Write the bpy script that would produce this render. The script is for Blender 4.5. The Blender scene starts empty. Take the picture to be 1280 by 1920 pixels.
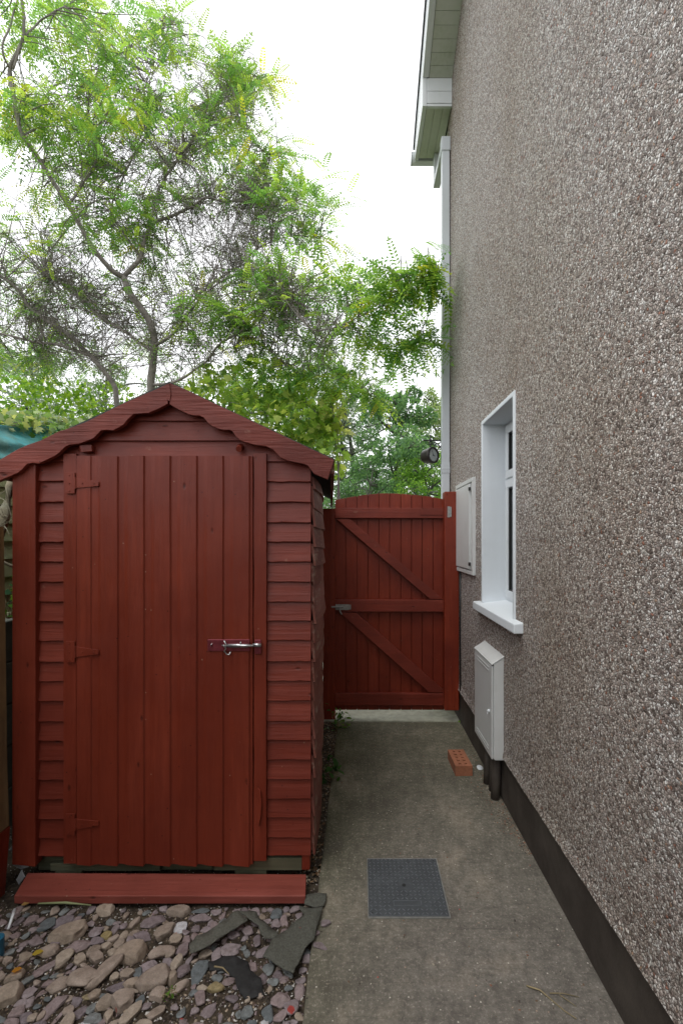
import bpy, bmesh, math, random
import numpy as np
from mathutils import Vector, Matrix, noise
rnd = random.Random(7)
rng = np.random.default_rng(7)
R = math.radians
scene = bpy.context.scene
COL = scene.collection

# ------------------------------------------------------------------ camera, sky, sun, exposure
F, CX, CY, H = 840.0, 675.0, 1010.0, 1.45      # lens in photo pixels, vanishing point, eye height
cam = bpy.data.cameras.new('camera')
cam.sensor_fit = 'VERTICAL'; cam.sensor_height = 36.0; cam.sensor_width = 24.0
cam.lens = F / 1920 * 36
cam.shift_x = -(CX - 640) / 1920
cam.shift_y = (CY - 960) / 1920
cam.clip_start = 0.05; cam.clip_end = 1500
co = bpy.data.objects.new('camera', cam); COL.objects.link(co)
co.location = (0, 0, H); co.rotation_euler = (R(90), 0, 0)
scene.camera = co

SUN_EL, SUN_ROT = R(66), R(215)
world = bpy.data.worlds.new('World'); scene.world = world; world.use_nodes = True
wn = world.node_tree; wn.nodes.clear()
out = wn.nodes.new('ShaderNodeOutputWorld')
sky = wn.nodes.new('ShaderNodeTexSky'); sky.sky_type = 'NISHITA'; sky.sun_disc = False
sky.sun_elevation = SUN_EL; sky.sun_rotation = SUN_ROT
hs = wn.nodes.new('ShaderNodeHueSaturation'); hs.inputs['Saturation'].default_value = 0.25
bg = wn.nodes.new('ShaderNodeBackground'); bg.inputs['Strength'].default_value = 0.12
wn.links.new(sky.outputs[0], hs.inputs['Color']); wn.links.new(hs.outputs[0], bg.inputs['Color'])
# even cloud deck over the sky
bg2 = wn.nodes.new('ShaderNodeBackground'); bg2.inputs['Strength'].default_value = 1.3
tc = wn.nodes.new('ShaderNodeTexCoord')
nz = wn.nodes.new('ShaderNodeTexNoise'); nz.inputs['Scale'].default_value = 2.0; nz.inputs['Detail'].default_value = 4
cr = wn.nodes.new('ShaderNodeValToRGB')
cr.color_ramp.elements[0].position = .3; cr.color_ramp.elements[0].color = (0.93, 0.95, 0.99, 1)
cr.color_ramp.elements[1].position = .7; cr.color_ramp.elements[1].color = (1.12, 1.12, 1.14, 1)
wn.links.new(tc.outputs['Generated'], nz.inputs['Vector']); wn.links.new(nz.outputs['Fac'], cr.inputs['Fac'])
wn.links.new(cr.outputs[0], bg2.inputs['Color'])
mx = wn.nodes.new('ShaderNodeMixShader'); mx.inputs[0].default_value = 0.85
wn.links.new(bg.outputs[0], mx.inputs[1]); wn.links.new(bg2.outputs[0], mx.inputs[2])
wn.links.new(mx.outputs[0], out.inputs['Surface'])

sl = bpy.data.lights.new('sun', 'SUN'); sl.energy = 0.6; sl.angle = R(25); sl.color = (1, .97, .92)
so = bpy.data.objects.new('sun', sl); COL.objects.link(so)
sd = Vector((math.sin(SUN_ROT) * math.cos(SUN_EL), math.cos(SUN_ROT) * math.cos(SUN_EL), math.sin(SUN_EL)))
so.rotation_euler = sd.to_track_quat('Z', 'Y').to_euler()

scene.view_settings.view_transform = 'Standard'; scene.view_settings.look = 'None'
scene.view_settings.gamma = 1; scene.view_settings.exposure = 0.52
scene.cycles.max_bounces = 8; scene.cycles.transparent_max_bounces = 8

def at(x, y, Y):                      # photo pixel at distance Y -> world point
    return Vector(((x - CX) / F * Y, Y, H - (y - CY) / F * Y))
def gnd(x, y, z=0.0):                 # photo pixel on the ground plane z
    Y = (H - z) * F / (y - CY)
    return Vector(((x - CX) / F * Y, Y, z))

# ------------------------------------------------------------------ materials
class NT:
    def __init__(s, name):
        s.m = bpy.data.materials.new(name); s.m.use_nodes = True
        s.t = s.m.node_tree; s.t.nodes.clear()
        s.o = s.n('ShaderNodeOutputMaterial')
    def n(s, typ, **kw):
        nd = s.t.nodes.new(typ)
        for k, v in kw.items():
            if hasattr(nd, k): setattr(nd, k, v)
            else: nd.inputs[k.replace('_', ' ')].default_value = v
        return nd
    def l(s, a, b): s.t.links.new(a, b)
    def pos(s, scale=(1, 1, 1), obj=False):
        if obj: g = s.n('ShaderNodeTexCoord').outputs['Object']
        else: g = s.n('ShaderNodeNewGeometry').outputs['Position']
        mp = s.n('ShaderNodeMapping'); mp.inputs['Scale'].default_value = scale
        s.l(g, mp.inputs['Vector']); return mp.outputs[0]
    def noise(s, vec, scale, detail=4, rough=.55, dist=0):
        nd = s.n('ShaderNodeTexNoise'); nd.inputs['Scale'].default_value = scale
        nd.inputs['Detail'].default_value = detail; nd.inputs['Roughness'].default_value = rough
        nd.inputs['Distortion'].default_value = dist
        s.l(vec, nd.inputs['Vector']); return nd
    def ramp(s, fac, stops, interp='LINEAR'):
        r = s.n('ShaderNodeValToRGB'); cr = r.color_ramp; cr.interpolation = interp
        while len(cr.elements) > 1: cr.elements.remove(cr.elements[-1])
        cr.elements[0].position = stops[0][0]; cr.elements[0].color = (*stops[0][1], 1) if len(stops[0][1]) == 3 else stops[0][1]
        for p, c in stops[1:]:
            e = cr.elements.new(p); e.color = (*c, 1)
        s.l(fac, r.inputs['Fac']); return r.outputs['Color']
    def mix(s, a, b, fac, mode='MIX'):
        m = s.n('ShaderNodeMix', data_type='RGBA', blend_type=mode)
        for sock, v in ((m.inputs[6], a), (m.inputs[7], b)):
            if isinstance(v, tuple): sock.default_value = (*v, 1)
            else: s.l(v, sock)
        if isinstance(fac, (int, float)): m.inputs[0].default_value = fac
        else: s.l(fac, m.inputs[0])
        return m.outputs[2]
    def math(s, op, a, b=None):
        m = s.n('ShaderNodeMath', operation=op)
        for i, v in enumerate((a, b)):
            if v is None: continue
            if isinstance(v, (int, float)): m.inputs[i].default_value = v
            else: s.l(v, m.inputs[i])
        return m.outputs[0]
    def bump(s, h, strength, dist, normal=None):
        b = s.n('ShaderNodeBump'); b.inputs['Strength'].default_value = strength; b.inputs['Distance'].default_value = dist
        s.l(h, b.inputs['Height'])
        if normal is not None: s.l(normal, b.inputs['Normal'])
        return b.outputs[0]
    def bsdf(s, color, rough=.6, normal=None, metal=0, spec=.5, coat=0):
        b = s.n('ShaderNodeBsdfPrincipled')
        if isinstance(color, tuple): b.inputs['Base Color'].default_value = (*color, 1)
        else: s.l(color, b.inputs['Base Color'])
        if isinstance(rough, (int, float)): b.inputs['Roughness'].default_value = rough
        else: s.l(rough, b.inputs['Roughness'])
        b.inputs['Metallic'].default_value = metal
        b.inputs['Specular IOR Level'].default_value = spec
        b.inputs['Coat Weight'].default_value = coat
        if normal is not None: s.l(normal, b.inputs['Normal'])
        s.l(b.outputs[0], s.o.inputs['Surface']); return b
g3 = lambda v: (v, v, v)

def red_wood(name, axis, base, dark, worn=(.30, .17, .12), rough=.42, grain=1.0, wear=.70):
    m = NT(name)
    sc = {'z': (55, 55, 3.0), 'x': (3.0, 55, 55), 'y': (55, 3.0, 55)}[axis]
    p = m.pos(sc); pw = m.pos((1, 1, 1))
    gr = m.noise(p, 1.0, 6, .6, .6)
    big = m.noise(pw, 2.3, 4, .6)
    mid = m.noise(pw, 14, 5, .65)
    c = m.mix(base, dark, m.ramp(big.outputs['Fac'], [(.35, g3(0)), (.7, g3(1))]))
    c = m.mix(c, dark, m.ramp(gr.outputs['Fac'], [(.45, g3(0)), (.8, g3(.75))]))
    # knots and nail dimples
    v = m.n('ShaderNodeTexVoronoi'); v.inputs['Scale'].default_value = 9
    m.l(m.pos({'z': (1.3, 1, .6), 'x': (.6, 1, 1.3), 'y': (1, .6, 1.3)}[axis]), v.inputs['Vector'])
    kn = m.ramp(v.outputs['Distance'], [(.03, g3(.8)), (.09, g3(0))])
    c = m.mix(c, tuple(x * .35 for x in dark), kn)
    # thin paint where the grain stands up
    w = m.math('MULTIPLY', m.ramp(mid.outputs['Fac'], [(wear, g3(0)), (wear + .1, g3(1))]), m.ramp(gr.outputs['Fac'], [(.42, g3(0)), (.6, g3(1))]))
    c = m.mix(c, worn, w)
    fade = m.noise(m.pos({'z': (7, 7, .9), 'x': (.9, 7, 7), 'y': (7, .9, 7)}[axis]), 1.0, 5, .65)
    c = m.mix(c, m.mix(c, (1.45, 1.7, 1.9), 1.0, 'MULTIPLY'), m.ramp(fade.outputs['Fac'], [(.5, g3(0)), (.72, g3(.8))]))
    spk = m.n('ShaderNodeTexVoronoi'); spk.inputs['Scale'].default_value = 42; m.l(pw, spk.inputs['Vector'])
    sps = m.n('ShaderNodeSeparateColor'); m.l(spk.outputs['Color'], sps.inputs[0])
    c = m.mix(c, m.ramp(sps.outputs[1], [(0, tuple(x * .3 for x in dark)), (.55, worn)], 'CONSTANT'), m.math('MULTIPLY', m.ramp(spk.outputs['Distance'], [(.08, g3(.9)), (.16, g3(0))]), m.ramp(sps.outputs[0], [(.90, g3(0)), (.91, g3(1))])))
    rg = m.math('ADD', m.math('MULTIPLY', mid.outputs['Fac'], .35), rough - .15)
    h = m.math('ADD', m.math('MULTIPLY', gr.outputs['Fac'], grain), m.math('MULTIPLY', mid.outputs['Fac'], .6))
    h = m.math('SUBTRACT', h, m.math('MULTIPLY', kn, .8))
    m.bsdf(c, rg, m.bump(h, .7, .0035), spec=.33)
    return m.m
RB, RD = (.180, .0275, .0125), (.130, .0180, .0085)
M = {}
M['red_v'] = red_wood('red_paint_vertical_grain', 'z', RB, RD)
M['red_h'] = red_wood('red_paint_horizontal_grain', 'x', (.190, .033, .0185), (.125, .0190, .0105), wear=.66)
M['red_y'] = red_wood('red_paint_side_grain', 'y', (.24, .085, .062), (.13, .035, .024), wear=.52, worn=(.30, .20, .155), rough=.6)
M['red_barge'] = red_wood('red_paint_weathered_board', 'x', (.205, .038, .023), (.11, .0185, .0115), worn=(.24, .11, .08), wear=.62, grain=2.2, rough=.5)
M['red_gate'] = red_wood('red_paint_gate_boards', 'z', (.23, .033, .013), (.14, .0175, .008), wear=.72)
M['red_rail'] = red_wood('red_paint_gate_rails', 'x', (.225, .036, .02), (.12, .018, .010), wear=.64)
M['red_plank'] = red_wood('red_paint_step', 'x', (.25, .060, .043), (.165, .038, .027), wear=.68, rough=.45)

def plain(name, col, rough=.5, metal=0, var=.15, scale=30, bump=.2, spec=.5):
    m = NT(name); p = m.pos()
    n = m.noise(p, scale, 5); n2 = m.noise(p, scale / 7, 3)
    c = m.mix(col, tuple(x * (1 - var) for x in col), m.ramp(n.outputs['Fac'], [(.35, g3(0)), (.7, g3(1))]))
    c = m.mix(c, tuple(x * (1 - var) for x in col), m.ramp(n2.outputs['Fac'], [(.4, g3(0)), (.75, g3(1))]))
    m.bsdf(c, rough, m.bump(n.outputs['Fac'], bump, .002), metal, spec)
    return m.m
M['steel'] = plain('galvanised_steel', (.62, .63, .64), .3, .9, .35, 60)
M['steel_worn'] = plain('weathered_steel', (.42, .42, .40), .5, .6, .4, 70)
M['plate_red'] = plain('smeared_bolt_plate', (.30, .06, .075), .3, .55, .35, 50)
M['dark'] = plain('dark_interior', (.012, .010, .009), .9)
M['old_wood'] = red_wood('grey_green_old_timber', 'x', (.11, .105, .065), (.035, .036, .02), worn=(.25, .24, .18), rough=.8)
M['fence_green'] = red_wood('olive_fence_timber', 'y', (.42, .44, .24), (.24, .26, .13), worn=(.26, .25, .15), rough=.85)
M['post_wood'] = red_wood('brown_post_timber', 'z', (.22, .14, .06), (.10, .06, .03), worn=(.3, .22, .12), rough=.8)
M['bare_wood'] = red_wood('bare_grey_wood', 'x', (.38, .34, .24), (.20, .17, .11), worn=(.5, .46, .36), rough=.9)
M['felt'] = plain('roofing_felt', (.06, .065, .06), .95, 0, .3, 90, .8)
M['tile'] = plain('roof_tile', (.06, .06, .065), .8, 0, .3, 20, .4)

def white_mat(name, col, dirt=(.45, .50, .40), amt=.5, rough=.4, grime=2.5):
    m = NT(name); p = m.pos()
    n = m.noise(p, grime, 6, .65); n2 = m.noise(p, 120, 3)
    st = m.noise(m.pos((40, 40, 2)), 1, 4)
    d = m.math('MULTIPLY', m.ramp(n.outputs['Fac'], [(.42, g3(0)), (.75, g3(1))]), m.ramp(st.outputs['Fac'], [(.3, g3(.3)), (.7, g3(1))]))
    c = m.mix(col, dirt, m.math('MULTIPLY', d, amt))
    h = m.math('ADD', n2.outputs['Fac'], m.math('MULTIPLY', n.outputs['Fac'], 2))
    m.bsdf(c, rough, m.bump(h, .25, .002))
    return m.m
M['upvc'] = white_mat('white_plastic', (.72, .75, .77), amt=.35, rough=.3)
M['soffit'] = white_mat('stained_white_soffit', (.60, .62, .57), dirt=(.34, .40, .26), amt=.8, rough=.4)
M['soffit2'] = white_mat('algae_tinted_soffit', (.58, .61, .53), dirt=(.38, .43, .29), amt=.8, rough=.4)
M['masonry_white'] = white_mat('white_masonry_paint', (.72, .76, .79), dirt=(.52, .55, .55), amt=.4, rough=.65)
M['box_white'] = white_mat('meter_box_plastic', (.62, .63, .62), dirt=(.42, .42, .39), amt=.55, rough=.45, grime=5)
M['pipe_grey'] = white_mat('pale_grey_pipe', (.60, .64, .67), dirt=(.38, .42, .38), amt=.4, rough=.35)

def pebbledash():
    m = NT('pebbledash'); p = m.pos((1, 1, 1))
    wob = m.noise(p, 90, 2)
    mixv = m.n('ShaderNodeVectorMath', operation='MULTIPLY_ADD')
    m.l(wob.outputs['Color'], mixv.inputs[0]); mixv.inputs[1].default_value = (.006,) * 3; m.l(p, mixv.inputs[2])
    pv = mixv.outputs[0]
    v = m.n('ShaderNodeTexVoronoi'); v.inputs['Scale'].default_value = 124; m.l(pv, v.inputs['Vector'])
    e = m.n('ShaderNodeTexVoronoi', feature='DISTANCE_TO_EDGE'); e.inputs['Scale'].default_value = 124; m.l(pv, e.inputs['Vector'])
    sep = m.n('ShaderNodeSeparateColor'); m.l(v.outputs['Color'], sep.inputs[0])
    chip = m.ramp(sep.outputs[0], [(0, (.19, .15, .135)), (.10, (.40, .33, .30)), (.28, (.58, .50, .455)), (.42, (.74, .66, .61)), (.56, (.58, .54, .515)),
                                   (.68, (.84, .78, .74)), (.80, (.93, .90, .87)), (.90, (.95, .94, .92)), (.978, (.42, .20, .14)), (.990, (.55, .38, .28))], 'CONSTANT')
    fine = m.noise(p, 420, 3)
    chip = m.mix(chip, (.2, .17, .15), m.ramp(fine.outputs['Fac'], [(.5, g3(0)), (.8, g3(.6))]))
    big = m.noise(p, .9, 5, .6)
    mort_shade = m.mix(chip, (.155, .13, .11), m.ramp(e.outputs['Distance'], [(.02, g3(1)), (.13, g3(0))]))  # dark mortar colour also paints in the shade of the crevices between chips
    st = m.noise(m.pos((1.5, 1.5, .25)), 1.2, 4)
    c = m.mix(mort_shade, m.mix(mort_shade, (.84, .79, .74), 1.0, 'MULTIPLY'), m.ramp(big.outputs['Fac'], [(.4, g3(0)), (.65, g3(.8))]))
    c = m.mix(c, m.mix(c, (.82, .79, .72), 1.0, 'MULTIPLY'), m.ramp(st.outputs['Fac'], [(.45, g3(0)), (.7, g3(.8))]))
    # each chip: rounded height, its own lift, tilted by a cell gradient
    h = m.math('MULTIPLY', m.ramp(e.outputs['Distance'], [(0, g3(0)), (.25, g3(.8)), (.5, g3(1))]), m.math('ADD', sep.outputs[1], .35))
    tilt = m.n('ShaderNodeVectorMath', operation='DOT_PRODUCT')
    sub = m.n('ShaderNodeVectorMath', operation='SUBTRACT'); m.l(v.outputs['Color'], sub.inputs[0]); sub.inputs[1].default_value = (.5, .5, .5)
    sub2 = m.n('ShaderNodeVectorMath', operation='SUBTRACT'); m.l(pv, sub2.inputs[0])
    m.l(v.outputs['Position'], sub2.inputs[1])
    m.l(sub.outputs[0], tilt.inputs[0]); m.l(sub2.outputs[0], tilt.inputs[1])
    h = m.math('ADD', h, m.math('MULTIPLY', tilt.outputs['Value'], 130))
    lump = m.noise(p, 48, 3, .6)
    h = m.math('ADD', m.math('ADD', h, m.math('MULTIPLY', lump.outputs['Fac'], 2.2)), m.math('MULTIPLY', fine.outputs['Fac'], .25))
    m.bsdf(c, .6, m.bump(h, 1.0, .0045), spec=.3)
    return m.m
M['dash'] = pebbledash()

def plinth():
    m = NT('dark_plinth_paint'); p = m.pos()
    n = m.noise(p, 6, 6, .65); f = m.noise(p, 160, 3)
    c = m.mix((.050, .040, .033), (.095, .080, .066), m.ramp(n.outputs['Fac'], [(.4, g3(0)), (.75, g3(1))]))
    m.bsdf(c, .75, m.bump(m.math('ADD', f.outputs['Fac'], n.outputs['Fac']), .5, .003), spec=.3)
    return m.m
M['plinth'] = plinth()

def concrete():
    m = NT('path_concrete'); p = m.pos()
    big = m.noise(p, 3.2, 7, .68); mid = m.noise(p, 26, 9, .85); f = m.noise(p, 95, 5, .8); brush = m.noise(m.pos((3, 60, 3)), 1.2, 5, .7, .5)
    fleck = m.n('ShaderNodeTexVoronoi'); fleck.inputs['Scale'].default_value = 85; m.l(p, fleck.inputs['Vector'])
    fs = m.n('ShaderNodeSeparateColor'); m.l(fleck.outputs['Color'], fs.inputs[0])
    c = m.mix((.220, .198, .170), (.120, .107, .091), m.ramp(mid.outputs['Fac'], [(.40, g3(0)), (.60, g3(1))]))
    # algae: greener towards the gate and along the left edge
    sepp = m.n('ShaderNodeSeparateXYZ'); m.l(p, sepp.inputs[0])
    mr = m.n('ShaderNodeMapRange'); mr.inputs[1].default_value = 1.55; mr.inputs[2].default_value = 3.2; m.l(sepp.outputs[1], mr.inputs[0])
    mr2 = m.n('ShaderNodeMapRange'); mr2.inputs[1].default_value = .35; mr2.inputs[2].default_value = -.17; m.l(sepp.outputs[0], mr2.inputs[0])
    ag = m.math('ADD', m.math('MULTIPLY', mr.outputs[0], .75), m.math('MULTIPLY', m.math('MULTIPLY', mr2.outputs[0], mr2.outputs[0]), .6))
    ag = m.math('MULTIPLY', ag, m.ramp(big.outputs['Fac'], [(.32, g3(.35)), (.6, g3(1))]))
    c = m.mix(c, m.mix((.115, .112, .055), (.066, .066, .032), m.ramp(mid.outputs['Fac'], [(.4, g3(0)), (.65, g3(1))])), ag)
    c = m.mix(c, (.085, .074, .062), m.ramp(big.outputs['Fac'], [(.50, g3(0)), (.66, g3(.65))]))
    c = m.mix(c, m.mix(c, (1.45, 1.4, 1.32), 1.0, 'MULTIPLY'), m.ramp(big.outputs['Fac'], [(.34, g3(.9)), (.48, g3(0))]))
    c = m.mix(c, (.07, .06, .05), m.ramp(brush.outputs['Fac'], [(.55, g3(0)), (.75, g3(.5))]))
    lt = m.math('MULTIPLY', m.ramp(f.outputs['Fac'], [(.54, g3(0)), (.62, g3(1))]), m.ramp(mid.outputs['Fac'], [(.38, g3(.8)), (.6, g3(.15))]))
    c = m.mix(c, (.44, .39, .33), lt)
    spk = m.math('MULTIPLY', m.ramp(fleck.outputs['Distance'], [(.15, g3(1)), (.26, g3(0))]), m.ramp(fs.outputs[0], [(.93, g3(0)), (.94, g3(1))]))
    c = m.mix(c, m.ramp(fs.outputs[1], [(0, (.62, .58, .5)), (.6, (.42, .30, .22)), (.92, (.45, .07, .05))], 'CONSTANT'), spk)
    h = m.math('ADD', m.math('MULTIPLY', f.outputs['Fac'], .8), m.math('ADD', m.math('MULTIPLY', brush.outputs['Fac'], .6), mid.outputs['Fac']))
    m.bsdf(c, .85, m.bump(h, .7, .005), spec=.3)
    return m.m
M['concrete'] = concrete()
M['slab2'] = plain('pale_slab_concrete', (.42, .42, .33), .9, 0, .35, 20, .5)

def soil():
    m = NT('soil'); p = m.pos()
    a = m.noise(p, 60, 6, .75); b = m.noise(p, 5, 5)
    c = m.mix((.030, .022, .016), (.115, .088, .060), m.ramp(a.outputs['Fac'], [(.42, g3(0)), (.72, g3(1))]))
    c = m.mix(c, m.mix((.16, .125, .085), (.07, .055, .035), a.outputs['Fac']), m.ramp(b.outputs['Fac'], [(.52, g3(0)), (.66, g3(.8))]))
    v = m.n('ShaderNodeTexVoronoi'); v.inputs['Scale'].default_value = 150; m.l(p, v.inputs['Vector'])
    vs = m.n('ShaderNodeSeparateColor'); m.l(v.outputs['Color'], vs.inputs[0])
    c = m.mix(c, m.ramp(vs.outputs[1], [(0, (.5, .48, .44)), (.5, (.22, .16, .17)), (.8, (.30, .24, .16))], 'CONSTANT'),
              m.math('MULTIPLY', m.ramp(v.outputs['Distance'], [(.3, g3(1)), (.4, g3(0))]), m.ramp(vs.outputs[0], [(.82, g3(0)), (.83, g3(1))])))
    m.bsdf(c, .9, m.bump(a.outputs['Fac'], .9, .012), spec=.25)
    return m.m
M['soil'] = soil()
def grassy():
    m = NT('rough_ground'); p = m.pos()
    a = m.noise(p, 3, 6, .7)
    c = m.mix((.05, .08, .02), (.10, .09, .045), m.ramp(a.outputs['Fac'], [(.4, g3(0)), (.65, g3(1))]))
    m.bsdf(c, .95, m.bump(a.outputs['Fac'], .6, .05)); return m.m
M['grass'] = grassy()

def stone(name, cols, splash=.0, scale=28, rough=.75):
    m = NT(name); p = m.pos(); po = m.pos(obj=True)
    oi = m.n('ShaderNodeObjectInfo')
    c = m.ramp(oi.outputs['Random'], [(i / len(cols), k) for i, k in enumerate(cols)], 'LINEAR')
    n = m.noise(p, scale, 6, .7); f = m.noise(p, 220, 4)
    c = m.mix(c, m.mix(c, (.55, .52, .48), 1.0, 'MULTIPLY'), m.ramp(n.outputs['Fac'], [(.38, g3(0)), (.7, g3(1))]))
    c = m.mix(c, m.mix(c, (1.35, 1.3, 1.25), 1.0, 'MULTIPLY'), m.ramp(f.outputs['Fac'], [(.5, g3(0)), (.7, g3(.7))]))
    if splash:
        v = m.n('ShaderNodeTexVoronoi'); v.inputs['Scale'].default_value = 15; v.inputs['Randomness'].default_value = 1
        wob = m.noise(p, 50, 2)
        vm = m.n('ShaderNodeVectorMath', operation='MULTIPLY_ADD'); m.l(wob.outputs['Color'], vm.inputs[0]); vm.inputs[1].default_value = (.02,) * 3; m.l(p, vm.inputs[2])
        m.l(vm.outputs[0], v.inputs['Vector'])
        vs = m.n('ShaderNodeSeparateColor'); m.l(v.outputs['Color'], vs.inputs[0])
        s = m.math('MULTIPLY', m.ramp(v.outputs['Distance'], [(.15, g3(1)), (.19, g3(0))]), m.ramp(vs.outputs[0], [(1 - splash, g3(0)), (1 - splash + .01, g3(1))]))
        c = m.mix(c, (.33, .05, .04), s)
    h = m.math('ADD', n.outputs['Fac'], m.math('MULTIPLY', f.outputs['Fac'], .35))
    m.bsdf(c, rough, m.bump(h, .8, .006), spec=.35)
    return m.m
M['sandstone'] = stone('sandstone', [(.33, .265, .21), (.38, .32, .26), (.29, .235, .195), (.35, .285, .24)], .22)
M['purple'] = stone('purple_slate', [(.23, .19, .20), (.32, .27, .28), (.19, .16, .175), (.28, .22, .22)], .16, 60, .5)
M['blue'] = stone('blue_grey_slate', [(.17, .19, .195), (.24, .255, .255), (.14, .16, .17)], .05, 60, .5)
M['ochre'] = stone('ochre_stone', [(.33, .26, .11), (.28, .23, .14)], 0, 60, .7)
M['white_stone'] = stone('white_stone', [(.62, .64, .68), (.55, .55, .58)], 0, 60, .5)
M['membrane'] = stone('torn_ground_fabric', [(.125, .125, .105), (.105, .107, .09)], .30, 130, .8)
M['black_fabric'] = plain('black_fabric', (.022, .022, .022), .8, 0, .4, 80, .8)
M['iron'] = plain('cast_cover', (.10, .11, .12), .48, .25, .35, 45, .5)
M['iron_worn'] = plain('cast_cover_worn_tread', (.20, .215, .23), .42, .3, .3, 60)
M['brick'] = plain('orange_brick', (.40, .155, .082), .9, 0, .3, 60, .8)
M['black_metal'] = plain('black_iron', (.018, .016, .018), .4, .3, .2, 60)
M['bronze'] = plain('dark_bronze_case', (.045, .037, .036), .35, .4, .2, 60)
M['dial'] = plain('dial_face', (.42, .46, .45), .5, 0, .15, 60)
M['plastic_bag'] = plain('pale_plastic_scrap', (.42, .43, .45), .35, 0, .3, 40)
M['net'] = None
M['stick'] = plain('dry_stick', (.34, .27, .15), .85, 0, .4, 90)
M['litter'] = plain('leaf_litter_brown', (.14, .085, .045), .9, 0, .5, 120)
M['bark'] = plain('grey_bark', (.32, .29, .26), .9, 0, .5, 25, .9)
M['bark_far'] = plain('dark_bark', (.10, .11, .08), .9, 0, .4, 8, .6)
M['pane'] = plain('window_glass', (.075, .092, .10), .04, 0, .1, 3, .0, 1.0)
M['concrete_block'] = plain('mossy_blockwork', (.11, .115, .085), .95, 0, .5, 12, .9)
M['cable'] = plain('cable_black', (.02, .02, .02), .5)
def netmat():
    m = NT('teal_mesh'); p = m.pos()
    w1 = m.noise(p, 12, 5); f = m.noise(p, 260, 2)
    c = m.mix((.06, .36, .42), (.10, .26, .24), m.ramp(w1.outputs['Fac'], [(.35, g3(0)), (.65, g3(1))]))
    c = m.mix(c, (.30, .42, .42), m.ramp(f.outputs['Fac'], [(.55, g3(0)), (.7, g3(.6))]))
    m.bsdf(c, .6, m.bump(w1.outputs['Fac'], .8, .02)); return m.m
M['net'] = netmat()

def leaf(name, trans=.5, rough=.45, tint=(1, 1, 1)):
    m = NT(name)
    a = m.n('ShaderNodeVertexColor'); a.layer_name = 'tone'
    c = m.mix(a.outputs['Color'], tint, 1.0, 'MULTIPLY')
    b = m.n('ShaderNodeBsdfPrincipled'); b.inputs['Roughness'].default_value = rough; b.inputs['Specular IOR Level'].default_value = .35
    m.l(c, b.inputs['Base Color'])
    t = m.n('ShaderNodeBsdfTranslucent'); tcn = m.mix(c, (1.4, 1.35, .9), 1.0, 'MULTIPLY'); m.l(tcn, t.inputs['Color'])
    ms = m.n('ShaderNodeMixShader'); ms.inputs[0].default_value = trans
    m.l(b.outputs[0], ms.inputs[1]); m.l(t.outputs[0], ms.inputs[2]); m.l(ms.outputs[0], m.o.inputs['Surface'])
    return m.m
M['leaf'] = leaf('green_leaf', .55)

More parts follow.
